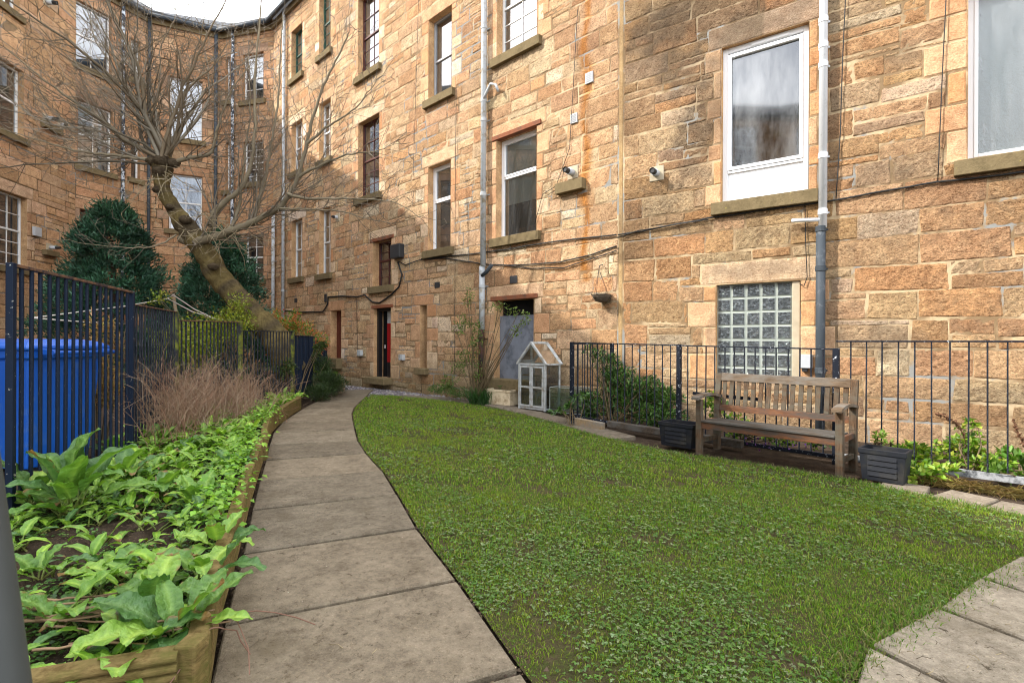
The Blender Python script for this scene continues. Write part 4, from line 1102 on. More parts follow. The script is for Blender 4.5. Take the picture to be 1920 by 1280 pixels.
# local: x along the front, y to the back, z up. note: +y must point away from the camera
for x in (0, BL - .065):
    m = MB(); m.box(x, x + .065, 0, .065, -.03, .60); part(m, 'leg', 'benchup')
    m = MB()
    P = [(.43, -.03, .07), (.43, .38, .07), (.455, .62, .055), (.505, .885, .045)]
    for (y0, z0, w0), (y1, z1, w1) in zip(P, P[1:]):
        m.hexa([(x, y0, z0), (x + .065, y0, z0), (x + .065, y0 + w0, z0), (x, y0 + w0, z0), (x, y1, z1), (x + .065, y1, z1), (x + .065, y1 + w1, z1), (x, y1 + w1, z1)])
    part(m, 'leg', 'benchup')
    m = MB()   # arm: flat board bowed over the front leg
    N_ = 9; prev = None
    prof = [(-.075 + .555 * i / N_, .575 + .062 * math.sin(math.pi * min(1, (i / N_) * .80 + .12)) ** .8) for i in range(N_ + 1)]
    for (y0, z0), (y1, z1) in zip(prof, prof[1:]):
        m.hexa([(x - .012, y0, z0), (x + .077, y0, z0), (x + .077, y1, z1), (x - .012, y1, z1), (x - .012, y0, z0 + .03), (x + .077, y0, z0 + .03), (x + .077, y1, z1 + .03), (x - .012, y1, z1 + .03)])
    part(m, 'armrest', 'benchlen', Bn, 0)
    m = MB(); m.box(x + .015, x + .05, .065, .43, .10, .15); part(m, 'stretcher', 'benchup')
    m = MB(); m.box(x + .015, x + .05, .065, .43, .30, .355); part(m, 'side_rail', 'benchred')
m = MB(); m.box(.065, BL - .065, .010, .045, .272, .345); part(m, 'seat_rail', 'benchred')
for i in range(5):
    m = MB(); y = -.008 + i * .088; x0, x1 = (.066, BL - .066); 
    m.box(x0, x1, y, y + .078, .348 - i * .003, .370 - i * .003); part(m, 'seat_slat', 'benchseat')
m = MB(); m.hexa([(.065, .445, .445), (BL - .065, .445, .445), (BL - .065, .48, .445), (.065, .48, .445), (.065, .455, .515), (BL - .065, .455, .515), (BL - .065, .49, .515), (.065, .49, .515)]); part(m, 'back_rail', 'benchred')
m = MB(); m.hexa([(.065, .495, .80), (BL - .065, .495, .80), (BL - .065, .535, .80), (.065, .535, .80), (.065, .508, .89), (BL - .065, .508, .89), (BL - .065, .548, .89), (.065, .548, .89)]); part(m, 'top_rail', 'benchlen')
for i in range(16):
    x = .085 + (BL - .17 - .048) * i / 15
    m = MB(); m.hexa([(x, .462, .515), (x + .048, .462, .515), (x + .048, .478, .515), (x, .478, .515), (x, .508, .80), (x + .048, .508, .80), (x + .048, .524, .80), (x, .524, .80)]); part(m, 'back_slat', 'benchup', Bn, .003)

# ------------------------------------------------------------------ planters
def trough(loc, rz, L, W, H, label, group, mat='planter', lou=True, soil=True, name='planter_trough', t=.02, fl=.85):
    E = empty(name, loc, rz, label, 'planter', group)
    m = MB(); l0, w0 = L * fl, W * fl
    def rg(l, w, z, ox=0): return [m.v((L / 2 - l / 2, W / 2 - w / 2, z)), m.v((L / 2 + l / 2, W / 2 - w / 2, z)), m.v((L / 2 + l / 2, W / 2 + w / 2, z)), m.v((L / 2 - l / 2, W / 2 + w / 2, z))]
    rings = [rg(l0, w0, 0), rg(L * .95, W * .95, H - .05), rg(L, W, H - .045), rg(L, W, H), rg(L - 2 * t, W - 2 * t, H), rg(L * fl - t, W * fl - t, H * .35)]
    m.f(*rings[0][::-1])
    for a, b in zip(rings, rings[1:]):
        for i in range(4): m.f(a[i], a[(i + 1) % 4], b[(i + 1) % 4], b[i])
    m.f(*rings[-1]); m.build('trough_body', M[mat], E, .004)
    if lou:
        m = MB()
        for k_ in range(4):
            f = .16 + k_ * .17; z = H * f; yy = W / 2 - (W * (fl + (.95 - fl) * f)) / 2
            yb = W / 2 - (W * (fl + (.95 - fl) * (f + .13))) / 2
            m.hexa([(L * .2, yy - .012, z), (L * .8, yy - .012, z), (L * .8, yy + .02, z), (L * .2, yy + .02, z), (L * .2, yb - .002, z + H * .145), (L * .8, yb - .002, z + H * .145), (L * .8, yb + .02, z + H * .145), (L * .2, yb + .02, z + H * .145)])
        m.build('slatted_front', M[mat], E)
    m = MB(); m.box(t * 1.6, L - t * 1.6, t * 1.6, W - t * 1.6, H * .5, H * (.68 if soil else .5)); m.build('compost', M['soil'], E)
    return E
pr = trough((3.22, 4.91, .02), ang, .37, .27, .29, 'charcoal plastic trough at the right end of the bench with a small green plant', 'plastic troughs beside the bench')
pl_ = trough((1.80, 6.50, .02), ang, .46, .30, .29, 'charcoal plastic trough half hidden behind the left leg of the bench', 'plastic troughs beside the bench')
sk = trough((-.54, 10.75, .02), math.atan2(-.5, .5) + .08, .66, .42, .30, 'cream glazed stoneware sink used as a planter in front of the boarded door', None, 'sink', False, True, 'sink_planter', .035, .97)
rp_ = trough((-4.75, 12.35, .05), -.15, .75, .35, .38, 'old timber planter box with green plants beside the dark red door', None, 'timber', False, True, 'timber_planter', .03, .98)
m = MB(); m.bar((.98, 8.0, .075), (1.32, 7.60, .06), .09, .11); ob = m.build('timber_block', M['timber'], None, .006); tag(ob, 'short pale sawn timber block lying at the foot of the railings', 'timber')
m = MB(); m.bar((1.4, 7.62, .10), (2.75, 6.28, .07), .10, .09); ob = m.build('timber_sleeper', M['benchseat'], None, .01); tag(ob, 'long brown weathered beam lying along the foot of the railings left of the bench', 'timber')

# ------------------------------------------------------------------ mini greenhouse and glass tank
ga = math.atan2(-.5, .48); GW, GD = .69, .42
Gh = empty('mini_greenhouse', (.12, 9.98, .02), ga, 'small white framed greenhouse cabinet with pitched roof against the wall', 'greenhouse')
EH, PH = .86, 1.24; s_ = .038
def gb(a, b, name='frame', w=s_, par=Gh, mat='ghwood'):
    m = MB(); m.bar(a, b, w, w); return m.build(name, M[mat], par, .003)
fr = MB()
for x in (s_ / 2, GW - s_ / 2):
    for y in (s_ / 2, GD - s_ / 2): fr.bar((x, y, 0), (x, y, EH), s_, s_)
for z in (.03, EH - .02):
    for y in (s_ / 2, GD - s_ / 2): fr.bar((s_, y, z), (GW - s_, y, z), s_ * .9, s_ * .9)
    for x in (s_ / 2, GW - s_ / 2): fr.bar((x, s_, z), (x, GD - s_, z), s_ * .9, s_ * .9)
fr.build('frame', M['ghwood'], Gh, .003)
rf = MB()
for y in (.0, GD):
    rf.bar((-.03, y, EH - .02), (GW / 2, y, PH), s_, s_ * 1.2, (0, 1, 0)); rf.bar((GW + .03, y, EH - .02), (GW / 2, y, PH), s_, s_ * 1.2, (0, 1, 0))
rf.bar((GW / 2, 0, PH), (GW / 2, GD, PH), s_ * 1.2, s_); 
for x in (-.02, GW + .02): rf.bar((x, .02, EH - .015), (x, GD - .02, EH - .015), s_, s_ * .8)
rfo = rf.build('roof_frame', M['ghwood'], Gh, .003)
m = MB()
for (xa, xb) in ((-.02, GW / 2 - .01), (GW + .02, GW / 2 + .01)):
    m.f(*[m.v(p) for p in ((xa, .02, EH - .005), (xb, .02, PH - .01), (xb, GD - .02, PH - .01), (xa, GD - .02, EH - .005))])
m.f(*[m.v(p) for p in ((.02, .01, EH), (GW - .02, .01, EH), (GW / 2, .01, PH - .04))]); m.build('roof_glazing', M['poly'], rfo)
m = MB()
for x in (.012, GW - .012): m.f(*[m.v(p) for p in ((x, .03, .04), (x, GD - .03, .04), (x, GD - .03, EH - .03), (x, .03, EH - .03))])
m.f(*[m.v(p) for p in ((.03, GD - .012, .04), (GW - .03, GD - .012, .04), (GW - .03, GD - .012, EH - .03), (.03, GD - .012, EH - .03))]); m.build('side_glazing', M['poly'], Gh)
for k_ in (0, 1):
    x0 = s_ + .004 + k_ * (GW / 2 - s_); x1 = x0 + GW / 2 - s_ - .008
    m = MB(); w_ = .034; z0_, z1_ = .055, EH - .05
    m.box(x0, x0 + w_, -.012, .014, z0_, z1_); m.box(x1 - w_, x1, -.012, .014, z0_, z1_)
    for z in (z0_, .40, z1_ - w_): m.box(x0 + w_, x1 - w_, -.010, .012, z, z + w_)
    do = m.build('door', M['ghwood'], Gh, .002)
    m = MB(); m.f(*[m.v(p) for p in ((x0 + .01, .003, z0_ + .01), (x1 - .01, .003, z0_ + .01), (x1 - .01, .003, z1_ - .01), (x0 + .01, .003, z1_ - .01))]); m.build('glazing', M['poly'], do)
    m = MB(); xx = x1 - .017 if k_ == 0 else x0 + .017; m.box(xx - .008, xx + .008, -.028, -.012, .46, .52); m.build('handle', M['steel'], do)
for z in (.36, .62):
    m = MB()
    for i in range(5): m.box(.03, GW - .03, .04 + i * .07, .09 + i * .07, z, z + .015)
    m.build('shelf', M['timber'], Gh)
Tk = empty('glass_tank', (.68, 9.42, .03), ga + .25, 'low clear glass tank on the ground between the small greenhouse and the railings', 'glass tank')
tw, td, th = .62, .32, .44; m = MB()
m.f(*[m.v(p) for p in ((0, 0, 0), (tw, 0, 0), (tw, 0, th), (0, 0, th))]); m.f(*[m.v(p) for p in ((tw, 0, 0), (tw, td, 0), (tw, td, th), (tw, 0, th))])
m.f(*[m.v(p) for p in ((tw, td, 0), (0, td, 0), (0, td, th), (tw, td, th))]); m.f(*[m.v(p) for p in ((0, td, 0), (0, 0, 0), (0, 0, th), (0, td, th))])
m.f(*[m.v(p) for p in ((0, 0, th), (tw, 0, th), (tw, td, th), (0, td, th))]); m.build('glass_panels', M['tank'], Tk)
m = MB()
c8 = [(0, 0), (tw, 0), (tw, td), (0, td)]
for i in range(4):
    a, b = c8[i], c8[(i + 1) % 4]
    for z in (0, th): m.bar((a[0], a[1], z), (b[0], b[1], z), .010, .010)
    m.bar((a[0], a[1], 0), (a[0], a[1], th), .010, .010)
m.build('glass_edges', M['gjoint'], Tk)

# ------------------------------------------------------------------ hanging basket
q, z = FB.hit(1133, 506); hk = FB.pt(q, z, 0)
qb, zb = FB.hit(1128, 560); bc = FB.pt(qb, zb, .22); bc = T(1128, 553, bc.y)
Hb = empty('hanging_basket', bc, 0, 'dry wicker hanging basket on a hook on the sandstone wall', 'hanging basket')
m = MB(); m.lathe([(.02, -.13), (.10, -.11), (.155, -.04), (.165, .0), (.155, .012), (.14, .0)], (0, 0, 0), 18)
for i in range(90):
    a = random.uniform(0, 6.28); z_ = random.uniform(-.09, .02); r_ = .12 + .05 * (1 + z_ * 8) ** .5 if z_ > -.12 else .1
    p = Vector((math.cos(a) * r_, math.sin(a) * r_, z_)); d = Vector((-math.sin(a), math.cos(a), random.uniform(-.4, .4)))
    m.tube([p, p + d * .06 + Vector((0, 0, random.uniform(-.01, .02)))], .004, 3, False)
m.build('basket', M['wicker'], Hb)
top = FB.pt(q, z, .16) - bc
m = MB()
for i in range(4):
    a = .5 + i * math.pi / 2; m.tube([(math.cos(a) * .155, math.sin(a) * .155, 0), tuple(top)], .003, 4)
m.build('chain', M['iron'], Hb)
m = MB(); w0 = FB.pt(q - .03, z + .05, -.01) - bc; w1 = FB.pt(q, z + .03, .15) - bc
m.tube([w0 + Vector((0, 0, -.06)), w0 + Vector((0, 0, .03)), w0.lerp(w1, .4) + Vector((0, 0, .05)), w1 + Vector((0, 0, .02)), top], .008, 6); m.build('hook', M['iron'], Hb)

# ------------------------------------------------------------------ wheeled bin
Wb = empty('wheelie_bin', (-4.95, 4.42, .12), -.12, 'large bright blue wheeled bin behind the navy railings', 'wheelie bin')
m = MB(); Wd, Dp, Hh = 1.02, .70, 1.12
def rr_(w, d, z, ox=0): return [m.v(p) for p in ((Wd / 2 - w / 2, Dp / 2 - d / 2, z), (Wd / 2 + w / 2, Dp / 2 - d / 2, z), (Wd / 2 + w / 2, Dp / 2 + d / 2, z), (Wd / 2 - w / 2, Dp / 2 + d / 2, z))]
rings = [rr_(.84, .56, .08), rr_(.98, .67, 1.0), rr_(1.04, .72, 1.0), rr_(1.05, .73, 1.07)]
m.f(*rings[0][::-1]); 
for a, b in zip(rings, rings[1:]):
    for i in range(4): m.f(a[i], a[(i + 1) % 4], b[(i + 1) % 4], b[i])
m.f(*rings[-1]); m.build('bin_body', M['bin'], Wb, .03)
m = MB(); rings = [rr_(1.09, .77, 1.07), rr_(1.10, .78, 1.10), rr_(1.0, .66, 1.14), rr_(.8, .4, 1.165)]
for a, b in zip(rings, rings[1:]):
    for i in range(4): m.f(a[i], a[(i + 1) % 4], b[(i + 1) % 4], b[i])
m.f(*rings[-1]); m.f(*rings[0][::-1]); lid = m.build('lid', M['bin'], Wb, .02)
m = MB(); m.bar((Wd + .02, .08, 1.06), (Wd + .16, .08, 1.05), .03, .05); m.bar((Wd + .02, .6, 1.06), (Wd + .16, .6, 1.05), .03, .05); m.tube([(Wd + .16, .06, 1.05), (Wd + .16, .64, 1.05)], .018, 8); m.build('handle', M['bin'], Wb, .006)
m = MB()
for x in (.2, .38, .56, .74): m.hexa([(x, .075, .12), (x + .05, .075, .12), (x + .05, .1, .12), (x, .1, .12), (x - .01, .005, .98), (x + .06, .005, .98), (x + .06, .04, .98), (x - .01, .04, .98)])
m.build('rib', M['bin'], Wb, .004)
for x in (.12, .86):
    for y in (.12, .52):
        m = MB(); m.tube([(x - .02, y, .07), (x + .03, y, .07)], .08, 14); m.build('wheel', M['black'], Wb)

# ------------------------------------------------------------------ foreground post, clothes pole and line
m = MB(); a, b = T(4, 835, .98), T(64, 1262, .98); d = (b - a).normalized(); top = a - d * .22; k_ = (b.z + .05) / -d.z; bot = b + d * k_
off = Vector((-.05, 0, 0))
off = Vector((-.076, 0, 0)); m.tube([top + off, a + off, b + off, bot + off], .05, 24); fp = m.build('steel_pole', M['greypost']); tag(fp, 'plain grey painted steel pole leaning at the left edge, closest to the camera', 'pole')
m = MB(); p0 = T(325, 551, 12.2); m.tube([(p0.x + .35, 12.2, .1), p0], .035, 6); tag(m.build('clothes_pole', M['timber']), 'weathered timber clothes pole tilting behind the left railings', 'pole')
m = MB()
P = [T(60, 596, 8.5), T(235, 574, 10.2), T(313, 560, 11.4), T(325, 553, 12.1)]; m.tube(P, .012, 4)
P = [T(325, 553, 12.1), T(365, 580, 11.6), T(400, 596, 11.2), T(448, 604, 11.0)]; m.tube(P, .012, 4)
P = [T(315, 560, 12.0), T(360, 584, 11.4), T(405, 598, 11.1), T(450, 602, 10.9)]; m.tube(P, .012, 4)
P = [T(60, 596, 8.5), T(160, 604, 9.2), T(235, 607, 10.2)]; m.tube(P, .012, 4)
tag(m.build('washing_line', M['rope']), 'pale rope washing line strung from the tilted timber pole', 'washing line')
# ------------------------------------------------------------------ leaning pollarded tree
Tr = empty('pollard_tree', (-4.75, 11.4, 0), 0, 'leaning bare pollarded tree with a thick mossy trunk and a fan of thin branches', 'tree')
Tr.location = (0, 0, 0)
def bcol(base, v=.2):
    k = random.uniform(1 - v, 1 + v); return (base[0] * k, base[1] * k, base[2] * k, 1)
m = MB()
tp = [((548, 700), 11.5, .42), ((530, 655), 11.45, .38), ((505, 618), 11.4, .345), ((470, 585), 11.35, .31), ((437, 550), 11.3, .30), ((408, 515), 11.25, .29), ((388, 480), 11.2, .27), ((366, 450), 11.15, .26), ((345, 420), 11.1, .22), ((330, 395), 11.05, .165), ((312, 370), 11.0, .15), ((304, 345), 11.0, .155), ((305, 318), 11.0, .21), ((308, 300), 11.0, .19), ((309, 290), 11, .10)]
pts = []; rads = []; cols_ = []
for (p, Y, r) in tp: pts.append(T(p[0], p[1], Y)); rads.append(r * (.80 if p[1] > 430 else .92))
# refine and roughen
def refine(pts, rads, k=4, j=.015):
    P = []; Rr = []
    for i in range(len(pts) - 1):
        p0, p1, p2, p3 = pts[max(i - 1, 0)], pts[i], pts[i + 1], pts[min(i + 2, len(pts) - 1)]
        for q in range(k):
            t = q / k
            v = .5 * ((2 * p1) + (p2 - p0) * t + (2 * p0 - 5 * p1 + 4 * p2 - p3) * t * t + (3 * p1 - p0 - 3 * p2 + p3) * t ** 3)
            P.append(v + Vector((random.gauss(0, j), random.gauss(0, j), random.gauss(0, j)))); Rr.append((rads[i] * (1 - t) + rads[i + 1] * t) * random.uniform(1 - j * 4, 1 + j * 4))
    P.append(pts[-1]); Rr.append(rads[-1]); return P, Rr
P, Rr = refine(pts, rads, 4, .012)
cols_ = [random.choice([(.21, .17, .07, 1), (.12, .10, .06, 1), (.17, .14, .06, 1)]) for i in range(len(P))]
m.tube(P, Rr, 18, True, cols_)
# knuckles and burls
def blob(c, r, cc, n=7):
    c = Vector(c); rings = []
    for i in range(n + 1):
        t = math.pi * i / n; rr0 = r * math.sin(t) * random.uniform(.9, 1.1) + .001
        rings.append([m.v((c.x + rr0 * math.cos(a * math.pi / 5) * random.uniform(.85, 1.12), c.y + rr0 * math.sin(a * math.pi / 5), c.z + r * math.cos(t) * .8), cc) for a in range(10)])
    m.sm = True
    for a, b in zip(rings, rings[1:]):
        for k_ in range(10): m.f(a[k_], a[(k_ + 1) % 10], b[(k_ + 1) % 10], b[k_])
    m.sm = False
H0 = T(306, 312, 10.95)
for (x, y, r) in ((304, 302, .17), (287, 303, .13), (326, 306, .12), (300, 322, .15), (318, 388, .08), (348, 412, .12), (400, 500, .10), (294, 356, .09)):
    blob(T(x, y, 10.9), r, (.10, .08, .05, 1))
m.build('trunk', M['bark'], Tr)
# limbs and twigs
TW = MB()
def spray(p, d, L, r, depth, up=.0, zig=.17, cc=None, n=3):
    steps = max(3, int(L / (.22 if depth < 2 else .13)))
    P = [Vector(p)]; Rr = [r]; d = Vector(d).normalized(); sl = L / steps
    kids = []
    for i in range(steps):
        d = (d + Vector((random.gauss(0, zig), random.gauss(0, zig), random.gauss(0, zig) + up * .12))).normalized()
        P.append(P[-1] + d * sl); Rr.append(r * (1 - .82 * (i + 1) / steps))
        kids.append((P[-1].copy(), d.copy(), Rr[-1], (i + 1) / steps))
    cc = cc or bcol((.17, .145, .11))
    Rr = [max(v, .0035) for v in Rr]
    TW.tube(P, Rr, n if r < .02 else 6, False, [cc] * len(P))
    if depth < 3:
        for (q, dd, rr1, t) in kids:
            if t < .15 and depth < 2: continue
            k_ = random.random()
            cnt = (1 if k_ < .9 else 2) if depth == 0 else (1 if k_ < .62 else 0) if depth == 1 else (1 if k_ < .4 else 0)
            for _ in range(cnt):
                side = dd.cross(Vector((random.gauss(0, 1), random.gauss(0, 1), random.gauss(0, 1)))).normalized()
                nd = (dd * random.uniform(.35, 1.0) + side * random.uniform(.6, 1.1)).normalized()
                LL = L * random.uniform(.22, .5) * (1.15 - .6 * t)
                spray(q, nd, max(.15, LL), max(.0062, rr1 * .5), depth + 1, up, zig * 1.15, cc)
    return P
# main shoots from the pollard head, aimed at where they end in the picture
shoots = [((-5, 190), 11.5, .035), ((20, 250), 10.3, .03), ((5, 310), 10.8, .028), ((75, 60), 11.4, .035), ((40, 120), 10.4, .035), ((120, -10), 11.8, .04), ((155, -60), 10.6, .04),
          ((190, 10), 11.5, .045), ((230, -60), 10.5, .045), ((262, 20), 11.6, .04), ((300, -70), 11.0, .05), ((335, 10), 11.8, .045), ((352, -60), 10.3, .04), ((395, -20), 11.3, .045), ((430, 40), 10.6, .04),
          ((10, 360), 11.2, .022), ((60, 170), 11.9, .03), ((100, 240), 10.0, .03), ((455, 60), 11.6, .04), ((150, 150), 9.9, .03), ((205, 90), 12.3, .035), ((480, 130), 10.4, .03), ((60, 20), 12.2, .03), ((0, 130), 10.9, .03)]
for (xy, Y, r) in shoots:
    e = T(xy[0], xy[1], Y); s0_ = H0 + Vector((random.uniform(-.18, .18), random.uniform(-.15, .15), random.uniform(-.02, .16)))
    d = e - s0_; L = d.length
    dd = d.normalized()
    spray(s0_, (dd + Vector((0, 0, -.10 if xy[1] > 100 else .0))).normalized(), L * .98, r, 0, .35, .11, bcol(random.choice([(.22, .195, .15), (.10, .085, .06), (.15, .12, .08)]), .25), 5)
# side limbs drawn from the photograph
def limb(px, Y0, Y1, r0, r1, cc=(.20, .17, .115), kids=1.0, depth=1, Lk=1.3):
    n = len(px); pts = [T(x, y, Y0 + (Y1 - Y0) * i / (n - 1)) for i, (x, y) in enumerate(px)]
    P, Rr = refine(pts, [r0 + (r1 - r0) * (i / (n - 1)) ** .8 for i in range(n)], 5, .008)
    TW.tube(P, Rr, 8, False, [bcol(cc, .1)] * len(P))
    for i in range(2, len(P)):
        if random.random() < .85 * kids:
            dd = (P[i] - P[i - 1]).normalized()
            side = dd.cross(Vector((random.gauss(0, 1), random.gauss(0, 1), random.gauss(0, 1)))).normalized()
            spray(P[i], (dd * .8 + side * .8 + Vector((0, 0, .35))).normalized(), Lk * random.uniform(.6, 1.5) * (1.2 - .6 * i / len(P)), max(.006, Rr[i] * .26), depth, .25, .12)
limb([(340, 448), (365, 452), (395, 447), (425, 436), (455, 424), (490, 408), (525, 388), (545, 360), (560, 330), (575, 270), (590, 210), (612, 150), (640, 95), (655, 60)], 11.1, 10.2, .105, .010)
limb([(440, 428), (470, 418), (485, 380), (500, 320), (508, 270), (520, 200), (525, 120), (530, 30)], 11.0, 11.4, .055, .010)
limb([(395, 425), (402, 400), (425, 375), (450, 355), (470, 310), (478, 240), (478, 150), (485, 60), (490, 0)], 11.1, 10.8, .075, .010)
limb([(425, 436), (440, 410), (450, 375), (455, 330), (460, 280), (470, 200), (465, 100)], 11.0, 11.7, .048, .008)
limb([(540, 365), (580, 372), (640, 372), (690, 374), (740, 380), (790, 410)], 10.4, 9.9, .035, .004, kids=.9, Lk=.9)
limb([(525, 390), (570, 392), (630, 395), (690, 410), (740, 420)], 10.5, 10.0, .025, .004, kids=.9, Lk=.8)
limb([(560, 330), (600, 310), (650, 290), (700, 285), (740, 270)], 10.3, 9.8, .03, .004, kids=.9, Lk=.9)
limb([(575, 270), (610, 240), (650, 215), (690, 175), (705, 150)], 10.2, 9.8, .028, .004, kids=.9, Lk=.9)
limb([(325, 303), (360, 296), (385, 292), (398, 280), (408, 240), (420, 200), (440, 160), (470, 120)], 10.9, 10.5, .05, .008)
limb([(290, 300), (250, 296), (200, 290), (140, 282), (70, 262), (0, 240)], 10.9, 10.2, .045, .006)
limb([(288, 292), (240, 265), (190, 225), (130, 185), (70, 140), (10, 90)], 10.9, 10.6, .05, .008)
limb([(330, 440), (290, 462), (240, 464), (190, 460), (120, 450)], 10.9, 10.0, .02, .003, kids=.5, Lk=.6)
# drooping thin regrowth under the fork and the head
for i in range(46):
    b = T(random.uniform(340, 475), random.uniform(415, 440), 10.9) if i % 3 else T(random.uniform(285, 330), random.uniform(305, 335), 10.85)
    spray(b, (random.gauss(.1, .5), random.gauss(-.2, .4), random.uniform(-.9, .2)), random.uniform(.4, 1.2), .011, 1, -.3, .2, bcol((.30, .25, .16)))
TW.build('branches', M['twig'], Tr)

# ------------------------------------------------------------------ conifers
def conifer(loc, rx, rz, ztop, n, label, seed):
    r = np.random.default_rng(seed)
    E = empty('conifer', (loc[0], loc[1], .1), 0, label, 'conifer', 'dark conifers behind the railings')
    tr = MB(); tr.tube([(0, 0, 0), (.03, .02, ztop * .5), (0, 0, ztop * .8)], [.12, .08, .02], 8, True, [(.1, .07, .05, 1)] * 3); tr.build('trunk', M['bark'], E)
    # branch clusters over a lumpy egg-shaped crown
    nc = 700; t = r.uniform(0, 1, nc) ** .8; a = r.uniform(0, 6.283, nc)
    prof = np.clip((1.02 - t) ** .62 * np.minimum(1, .72 + 1.4 * t), .03, 1)
    lump = 1 + .10 * np.sin(a * 3 + t * 9) + .09 * np.sin(a * 7 - t * 17)
    rad = rx * prof * lump * r.uniform(.62, 1.02, nc)
    Cn = np.stack([np.cos(a) * rad, np.sin(a) * rad, .15 + t * (ztop - .25)], 1)
    out = nrm(np.stack([np.cos(a), np.sin(a), .35 + .9 * t], 1))
    k_ = n // nc
    Pc = np.repeat(Cn, k_, 0); oc = np.repeat(out, k_, 0); N_ = len(Pc)
    P = Pc + r.normal(size=(N_, 3)) * np.array([[.085, .085, .07]])
    D = nrm(oc * .9 + r.normal(size=(N_, 3)) * .5)
    tone = np.repeat(r.uniform(.4, 1.9, nc), k_)[:, None]
    Cc = jcol([(.028, .085, .05), (.048, .12, .075), (.02, .06, .036)], N_, .3, .08, r); Cc[:, :3] *= tone
    V, Fc, C_ = leaves(P, D, rnd_unit(N_, r), r.uniform(.07, .16, N_), r.uniform(.018, .04, N_), Cc, .15, .05)
    np_mesh('crown', V, Fc, M['needle'], E, C_)
    return E
conifer((-10.0, 13.2), 1.85, 1, 4.6, 44000, 'larger dark bluish green bushy conifer at left, in front of the tall tenement windows', 5)
conifer((-7.5, 13.6), 1.65, 1, 4.0, 32000, 'smaller dark conifer right behind the leaning tree trunk', 6)

# ------------------------------------------------------------------ generic shrubs
def shrub(name, label, cat, blobs, n, L, W, colors, stems=8, base=None, seed=1, mat='leaf', upb=.4, group=None, stemcol=(.12, .09, .05), shell=.5):
    r = np.random.default_rng(seed); rr1 = random.Random(seed)
    E = empty(name, (0, 0, 0), 0, label, cat, group)
    w = np.array([b[3] * b[4] * b[5] for b in blobs]); w = w / w.sum(); idx = r.choice(len(blobs), n, p=w)
    B_ = np.array(blobs)[idx]
    u = rnd_unit(n, r) * (r.uniform(0, 1, (n, 1)) ** shell)
    nc = max(6, n // 26); cl = rnd_unit(nc, r) * (r.uniform(0, 1, (nc, 1)) ** .45); ci = r.integers(0, nc, n)
    u = cl[ci] * .82 + u * .25
    P = B_[:, :3] + u * B_[:, 3:6]
    D = nrm(u + np.array([[0, 0, upb]]) + r.normal(size=(n, 3)) * .6)
    U = nrm(np.array([[0, 0, 1.]]) + r.normal(size=(n, 3)) * .55)
    Cc = jcol(colors, n, .3, .1, r)
    V, Fc, C_ = leaves(P, D, U, r.uniform(L * .6, L * 1.2, n), r.uniform(W * .6, W * 1.2, n), Cc, .15, .2)
    np_mesh('foliage', V, Fc, M[mat], E, C_)
    if stems:
        m = MB(); base = base or (blobs[0][0], blobs[0][1], .0)
        for i in range(stems):
            b = blobs[i % len(blobs)]; c = Vector(b[:3]) + Vector((rr1.uniform(-.8, .8) * b[3], rr1.uniform(-.8, .8) * b[4], rr1.uniform(-.2, .8) * b[5]))
            s_0 = Vector(base) + Vector((rr1.uniform(-.1, .1), rr1.uniform(-.1, .1), 0)); mid = s_0.lerp(c, .5) + Vector((rr1.uniform(-.06, .06), rr1.uniform(-.06, .06), .05))
            m.tube([s_0, mid, c], [.010, .007, .003], 5, False, [stemcol + (1,)] * 3)
        m.build('stems', M['twig'], E)
    return E
def bl_(x, y, Y, rx, rz, ry=None): p = T(x, y, Y); return (p.x, p.y, p.z, rx, ry or rx, rz)
YG = [(.20, .24, .02), (.14, .20, .02), (.26, .27, .04)]
shrub('yellow_leaved_shrub', 'loose yellow green shrub showing through the railings left of the tree foot', 'shrub', [bl_(395, 625, 10.2, .9, .45, .4), bl_(440, 600, 10.4, .45, .35), bl_(350, 650, 9.6, .7, .5), bl_(445, 570, 10.4, .3, .3), bl_(300, 560, 10.5, .25, .2)], 4200, .07, .035, YG, 18, (-5.0, 10.0, .1), 11)
GRN = [(.06, .12, .02), (.09, .16, .03), (.045, .09, .02)]
RED = [(.55, .12, .06), (.55, .22, .07), (.14, .24, .04), (.18, .28, .05), (.10, .18, .03)]
shrub('red_tipped_shrub', 'green shrub with orange red young leaf tips above the railings beside the two grey pipes', 'shrub', [bl_(525, 610, 12.3, .42, .28), bl_(555, 618, 12.6, .5, .3), bl_(590, 640, 12.8, .42, .3), bl_(550, 655, 12.6, .7, .4), bl_(520, 590, 12.5, .18, .2), bl_(553, 594, 12.6, .18, .22)], 5200, .085, .03, RED, 14, (-5.2, 12.6, .1), 12)
shrub('ivy', 'dark ivy and moss climbing the last mossy railings', 'ivy', [bl_(592, 670, 12.2, .12, .40), bl_(600, 650, 12.5, .2, .15), bl_(530, 690, 10.2, .4, .2, .1)], 800, .05, .04, [(.03, .05, .012), (.05, .08, .02)], 6, (-4.4, 10.8, .1), 13)
shrub('heather_bush', 'low dark green feathery bush at the far end of the bed beside the path', 'bush', [bl_(615, 715, 11.4, .36, .26), bl_(600, 735, 10.9, .34, .20), bl_(630, 720, 12.0, .3, .24), bl_(610, 690, 11.8, .22, .3)], 6500, .08, .010, [(.03, .055, .015), (.05, .085, .02), (.02, .04, .012)], 10, (-4.15, 11.2, .0), 14, 'needle', .7)
LAU = [(.045, .10, .022), (.07, .15, .035), (.035, .075, .02), (.10, .19, .05)]
